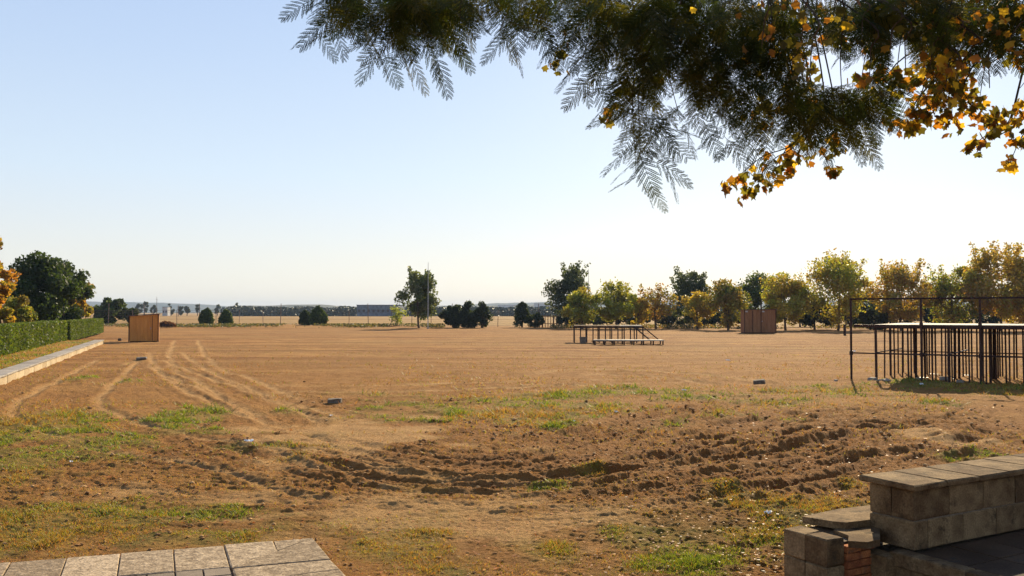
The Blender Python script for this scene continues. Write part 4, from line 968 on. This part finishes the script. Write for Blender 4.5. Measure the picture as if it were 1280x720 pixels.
def inhole(p, k=1.15):
    u, v = 640+FPX*p.x/p.y, 390-FPX*(p.z-CAM_H)/p.y
    return any((u-a)**2/(c*c)+(v-b)**2/(d*d) < k for a, b, c, d in HOLES)
twm = []; tk_ = 0
def frame_from(d, roll):
    x_ = d.normalized(); up = Vector((0, 0, 1)); y_ = up.cross(x_)
    if y_.length < .1: y_ = Vector((1, 0, 0))
    y_.normalize(); z_ = x_.cross(y_); M = Matrix((x_, y_, z_)).transposed()
    return (M @ Matrix.Rotation(roll, 3, 'X')).to_4x4()
for (u, v, L, Y) in TW+FILL:
    tip = P(u, v, Y); Lm = L/FPX*Y; top = P(u+rng.uniform(-10, 25), v-L, Y+rng.uniform(-.1, .3))
    mid = (tip+top)/2+Vector((rng.uniform(-.05, .05), rng.uniform(-.05, .05), 0))
    lp_ = Vector(min(limbpts.tolist(), key=lambda q: (Vector(q)-top).length_squared+max(0, top.z-q[2])*3))
    tk_ += 1
    if L > 30 and tk_ % 3 == 0: twm.append(MB().tube(spline([lp_, (lp_*.5+top*.5)+Vector((rng.uniform(-.2, .2), 0, .15)), top+Vector((rng.uniform(-.08, .08), 0, 0)), mid+Vector((rng.uniform(-.05, .05), 0, 0)), tip], 4), np.linspace(.008, .002, 17), 5))
    nf = max(5, int(Lm/.075)+3)
    for k in range(nf):
        q = k/(nf-1); p = tip.lerp(top, q); a = k*2.4+rng.uniform(0, 1)
        dn = rng.uniform(.1, .9)+(.9 if k == 0 else 0)
        d = Vector((math.cos(a), math.sin(a)*.8, -dn))
        if inhole(p, 1.5) or inhole(p+d.normalized()*.13): continue
        s_ = rng.uniform(.19, .31)*(1 if k else .9)*Y/5.5
        frs.append(Matrix.Translation(p) @ frame_from(d, rng.uniform(-.7, .7)) @ Matrix.Diagonal((s_, s_, s_, 1)))
for m in twm: local(m, tb).build('twig', M_bark, silk)
# rest of the crown, outside the picture
for _ in range(160):
    q = limbpts[rng.integers(0, len(limbpts))]; p = Vector(q)+Vector((rng.normal()*.9, rng.normal()*.9, rng.uniform(.5, 1.6)))
    d = Vector((rng.normal(), rng.normal(), -.3)); s_ = .26
    frs.append(Matrix.Translation(p) @ frame_from(d, 0) @ Matrix.Diagonal((s_, s_, s_, 1)))
# unseen crown extension added overhead to keep skylight off the wall and terrace
n = 30000; c = np.stack([rng.uniform(-4, 11, n), rng.uniform(-8, 4.6, n), rng.uniform(4.6, 7.4, n)], 1)
c = c[(fbm(c[:, 0]*.7, c[:, 1]*.7, 3, 44) > .40) & (((c[:, 0]-4)/8)**2+((c[:, 1]+1.5)/6.5)**2 < 1)]
V, F, C = leaf_quads(c-np.array(tb), .10, pal(len(c), [(.03, .045, .014), (.05, .065, .016)])); link('sky_block_foliage', np_mesh('sky_block_foliage', V, F, M_frond2, C), silk, kind='stuff')
order = list(range(len(frs))); vis = len(frs)-160; random.shuffle(order)
order = [i for i in order if i < vis][:300]; os_ = set(order)
for i in order:
    o = link('frond', FM[i % 4], silk); o.matrix_local = Matrix.Translation(-tb) @ frs[i]
VV = []; FF = []; CC = []; n0 = 0
for i in range(len(frs)):
    if i in os_: continue
    V, F = FG[i % 4]; m = np.array(frs[i]); W_ = V @ m[:3, :3].T+m[:3, 3]-np.array(tb)
    VV.append(W_); FF.append(F+n0); n0 += len(V); CC.append(np.repeat(pal(1, [(.022, .038, .012), (.04, .06, .014), (.085, .085, .018)]), len(V), 0))
link('foliage_mass', np_mesh('foliage_mass', np.concatenate(VV), np.concatenate(FF), M_frond2, np.concatenate(CC)), silk, kind='stuff')
print('fronds', len(frs), 'tris', sum(len(f) for f in FF)*2)

# lobed autumn leaves
def lobed():
    pts = []; 
    for a, r_ in [(0, 1), (20, .66), (46, .90), (72, .56), (105, .70), (135, .42), (170, .28), (180, .2), (190, .28), (225, .42), (255, .70), (288, .56), (314, .90), (340, .66)]:
        pts.append((r_*math.cos(R(a)), r_*math.sin(R(a)), -.22*abs(math.sin(R(a)))*r_+.05*r_))
    return pts
LP = lobed(); nL = len(LP)
LV = np.array([(0, 0, .04)]+LP+[(-.2, .015, 0), (-.2, -.015, 0), (-.75, .0, -.1)]); LF = [(0, i+1, (i+1) % nL+1) for i in range(nL)]+[(nL+1, nL+2, nL+3)]; LF = np.array(LF)
leafcols = [(.28, .12, .02), (.42, .28, .03), (.16, .15, .03), (.20, .10, .03), (.08, .08, .02), (.50, .36, .05), (.10, .09, .025), (.34, .15, .03), (.13, .11, .03)]
M_aut = leaf_mat('autumn_leaf', .6, .5, const=leafcols)
LM = np_mesh('leaf', LV, LF, M_aut)
gb_ = Vector((8.6, 9.5, 0)); gum = empty('autumn_tree', gb_, label='autumn tree with orange and gold lobed leaves hanging in at upper right', cat='tree')
gl = [([(8.6, 9.5, 0), (8.5, 9.3, 2.4), (7.9, 8.8, 4.2), (6.9, 8.3, 5.2)], [.2, .17, .12, .08]),
      ([(6.9, 8.3, 5.2), (5.4, 7.6, 5.3), (3.6, 7.4, 5.2), (1.9, 7.3, 5.0)], [.07, .05, .035, .015]),
      ([(7.9, 8.8, 4.2), (6.2, 7.8, 4.0), (5.0, 7.3, 4.1), (4.1, 7.2, 4.5)], [.06, .045, .025, .012]),
      ([(8.5, 9.3, 2.4), (9.6, 9.6, 4.6), (9.8, 9.8, 6.5)], [.12, .08, .04])]
for i, (p, r_) in enumerate(gl):
    sp_ = spline(p, 6); rr = np.interp(np.linspace(0, 1, len(sp_)), np.linspace(0, 1, len(r_)), r_)
    local(MB().tube(sp_, rr, 8), gb_).build('trunk' if i == 0 else 'branch', M_bark, gum, smooth=True)
glp = np.concatenate([spline(p, 10) for p, _ in gl[1:3]])
# twig tips with leaves: (u, v, spread px, count, twig start (u, v), depth)
LT = [(695, 80, 12, 9, (720, 20), 6.8), (757, 150, 8, 7, (790, 90), 6.8), (910, 232, 10, 12, (1000, 165), 6.9), (935, 240, 12, 14, (1000, 165), 7.0), (960, 225, 12, 12, (1010, 150), 7.0), (985, 208, 12, 12, (1020, 140), 7.0), (1000, 190, 14, 14, (1030, 120), 7.1), (1040, 215, 8, 9, (1010, 165), 6.8), (1045, 180, 14, 9, (1040, 110), 6.9),
      (820, 100, 10, 4, (830, 20), 7.1), (960, 30, 26, 26, (990, -30), 7.4), (990, 60, 28, 26, (1010, -20), 7.5), (1030, 30, 30, 26, (1050, -30), 7.3), (940, 70, 20, 14, (960, 0), 7.3), (1065, 60, 24, 12, (1080, 0), 7.2), (1000, 100, 24, 20, (1020, 20), 7.4), (960, 140, 20, 12, (980, 60), 7.3),
      (1130, 30, 30, 22, (1150, -30), 7.2), (1150, 95, 20, 28, (1175, 30), 6.8), (1175, 85, 22, 30, (1195, 20), 6.9), (1170, 120, 20, 32, (1190, 60), 7.0), (1160, 148, 18, 26, (1180, 90), 6.9), (1140, 150, 10, 10, (1165, 90), 6.8), (1135, 165, 7, 6, (1150, 120), 6.9), (1200, 100, 18, 22, (1215, 40), 7.0), (1190, 150, 14, 14, (1190, 90), 6.8), (1225, 120, 12, 10, (1235, 70), 6.9), (1215, 135, 16, 13, (1190, 100), 6.7),
      (1235, 148, 16, 16, (1200, 120), 6.8), (1262, 150, 20, 26, (1300, 110), 6.9), (1275, 175, 14, 12, (1310, 130), 6.8), (1262, 205, 8, 11, (1290, 150), 6.9), (1215, 183, 9, 11, (1260, 160), 6.9), (1232, 172, 6, 6, (1262, 150), 6.9), (1270, 80, 14, 16, (1310, 60), 6.9), (1275, 110, 12, 12, (1310, 80), 6.8), (1250, 25, 26, 26, (1290, -10), 6.9), (1210, 20, 26, 26, (1240, -30), 7.0), (1170, 40, 24, 22, (1200, -20), 7.1), (1250, 60, 20, 16, (1290, 20), 6.8), (1100, 80, 20, 14, (1120, 10), 7.2), (1110, 150, 12, 6, (1120, 80), 7.0), (860, 40, 30, 12, (880, -30), 7.3), (900, 15, 24, 10, (920, -40), 7.3),
      (1075, 110, 22, 14, (1090, 30), 7.1), (1120, 100, 18, 12, (1130, 20), 7.1)]
lvs = []
for (u, v, sp_, n, (u0, v0), Y) in LT+[(a+12, b-10, c*1.2, int(d*.3), e, 5.0) for a, b, c, d, e, f in LT if b < 125 and a > 890]:
    tip = P(u, v, Y); s0 = P(u0, v0, Y+.1); q = Vector(min(glp.tolist(), key=lambda q: (Vector(q)-s0).length_squared))
    path = spline([q, (q+s0)/2+Vector((0, 0, .1)), s0, (s0*.45+tip*.55)+Vector((0, 0, .03)), tip], 5)
    local(MB().tube(path, np.linspace(.009, .0025, len(path)), 5), gb_).build('twig', M_bark, gum)
    for k in range(int(n*1.8)):
        r3 = Vector((rng.normal(), rng.normal(), rng.normal()*.9))*.75*sp_/FPX*Y*.8
        if rng.uniform() < .25: r3 += (s0-tip)*rng.uniform(.1, .6)
        p = tip+r3
        if inhole(p, .7): continue
        d = Vector((rng.normal()*.6, rng.normal()*.6, -1)); s_ = rng.uniform(.034, .068)*Y/7
        lvs.append(Matrix.Translation(p) @ frame_from(d, rng.uniform(-3, 3)) @ Matrix.Diagonal((s_, s_, s_, 1)))
order = list(range(len(lvs))); random.shuffle(order); os_ = set(order[:300])
for i in order[:300]:
    o = link('leaf', LM, gum); o.matrix_local = Matrix.Translation(-gb_) @ lvs[i]
VV = []; FF = []; CC = []; n0 = 0
for i in range(len(lvs)):
    if i in os_: continue
    m = np.array(lvs[i]); VV.append(LV @ m[:3, :3].T+m[:3, 3]-np.array(gb_)); FF.append(LF+n0); n0 += len(LV); CC.append(np.repeat(pal(1, leafcols), len(LV), 0))
link('foliage_mass', np_mesh('foliage_mass', np.concatenate(VV), np.concatenate(FF), M_leafthin, np.concatenate(CC)), gum, kind='stuff')
print('leaves', len(lvs))

# ------------------------------------------------------------------ haze
hm = bpy.data.materials.new('haze'); hm.use_nodes = True; hn = hm.node_tree.nodes; hn.remove(hn['Principled BSDF'])
pv = hn.new('ShaderNodeVolumePrincipled'); pv.inputs['Color'].default_value = (.58, .74, .97, 1); pv.inputs['Density'].default_value = .00017; pv.inputs['Anisotropy'].default_value = 0.
hm.node_tree.links.new(pv.outputs[0], hn['Material Output'].inputs['Volume'])
link('haze', MB().box((0, 0, 29), (10400, 10400, 62)).mesh('haze', hm), kind='stuff')
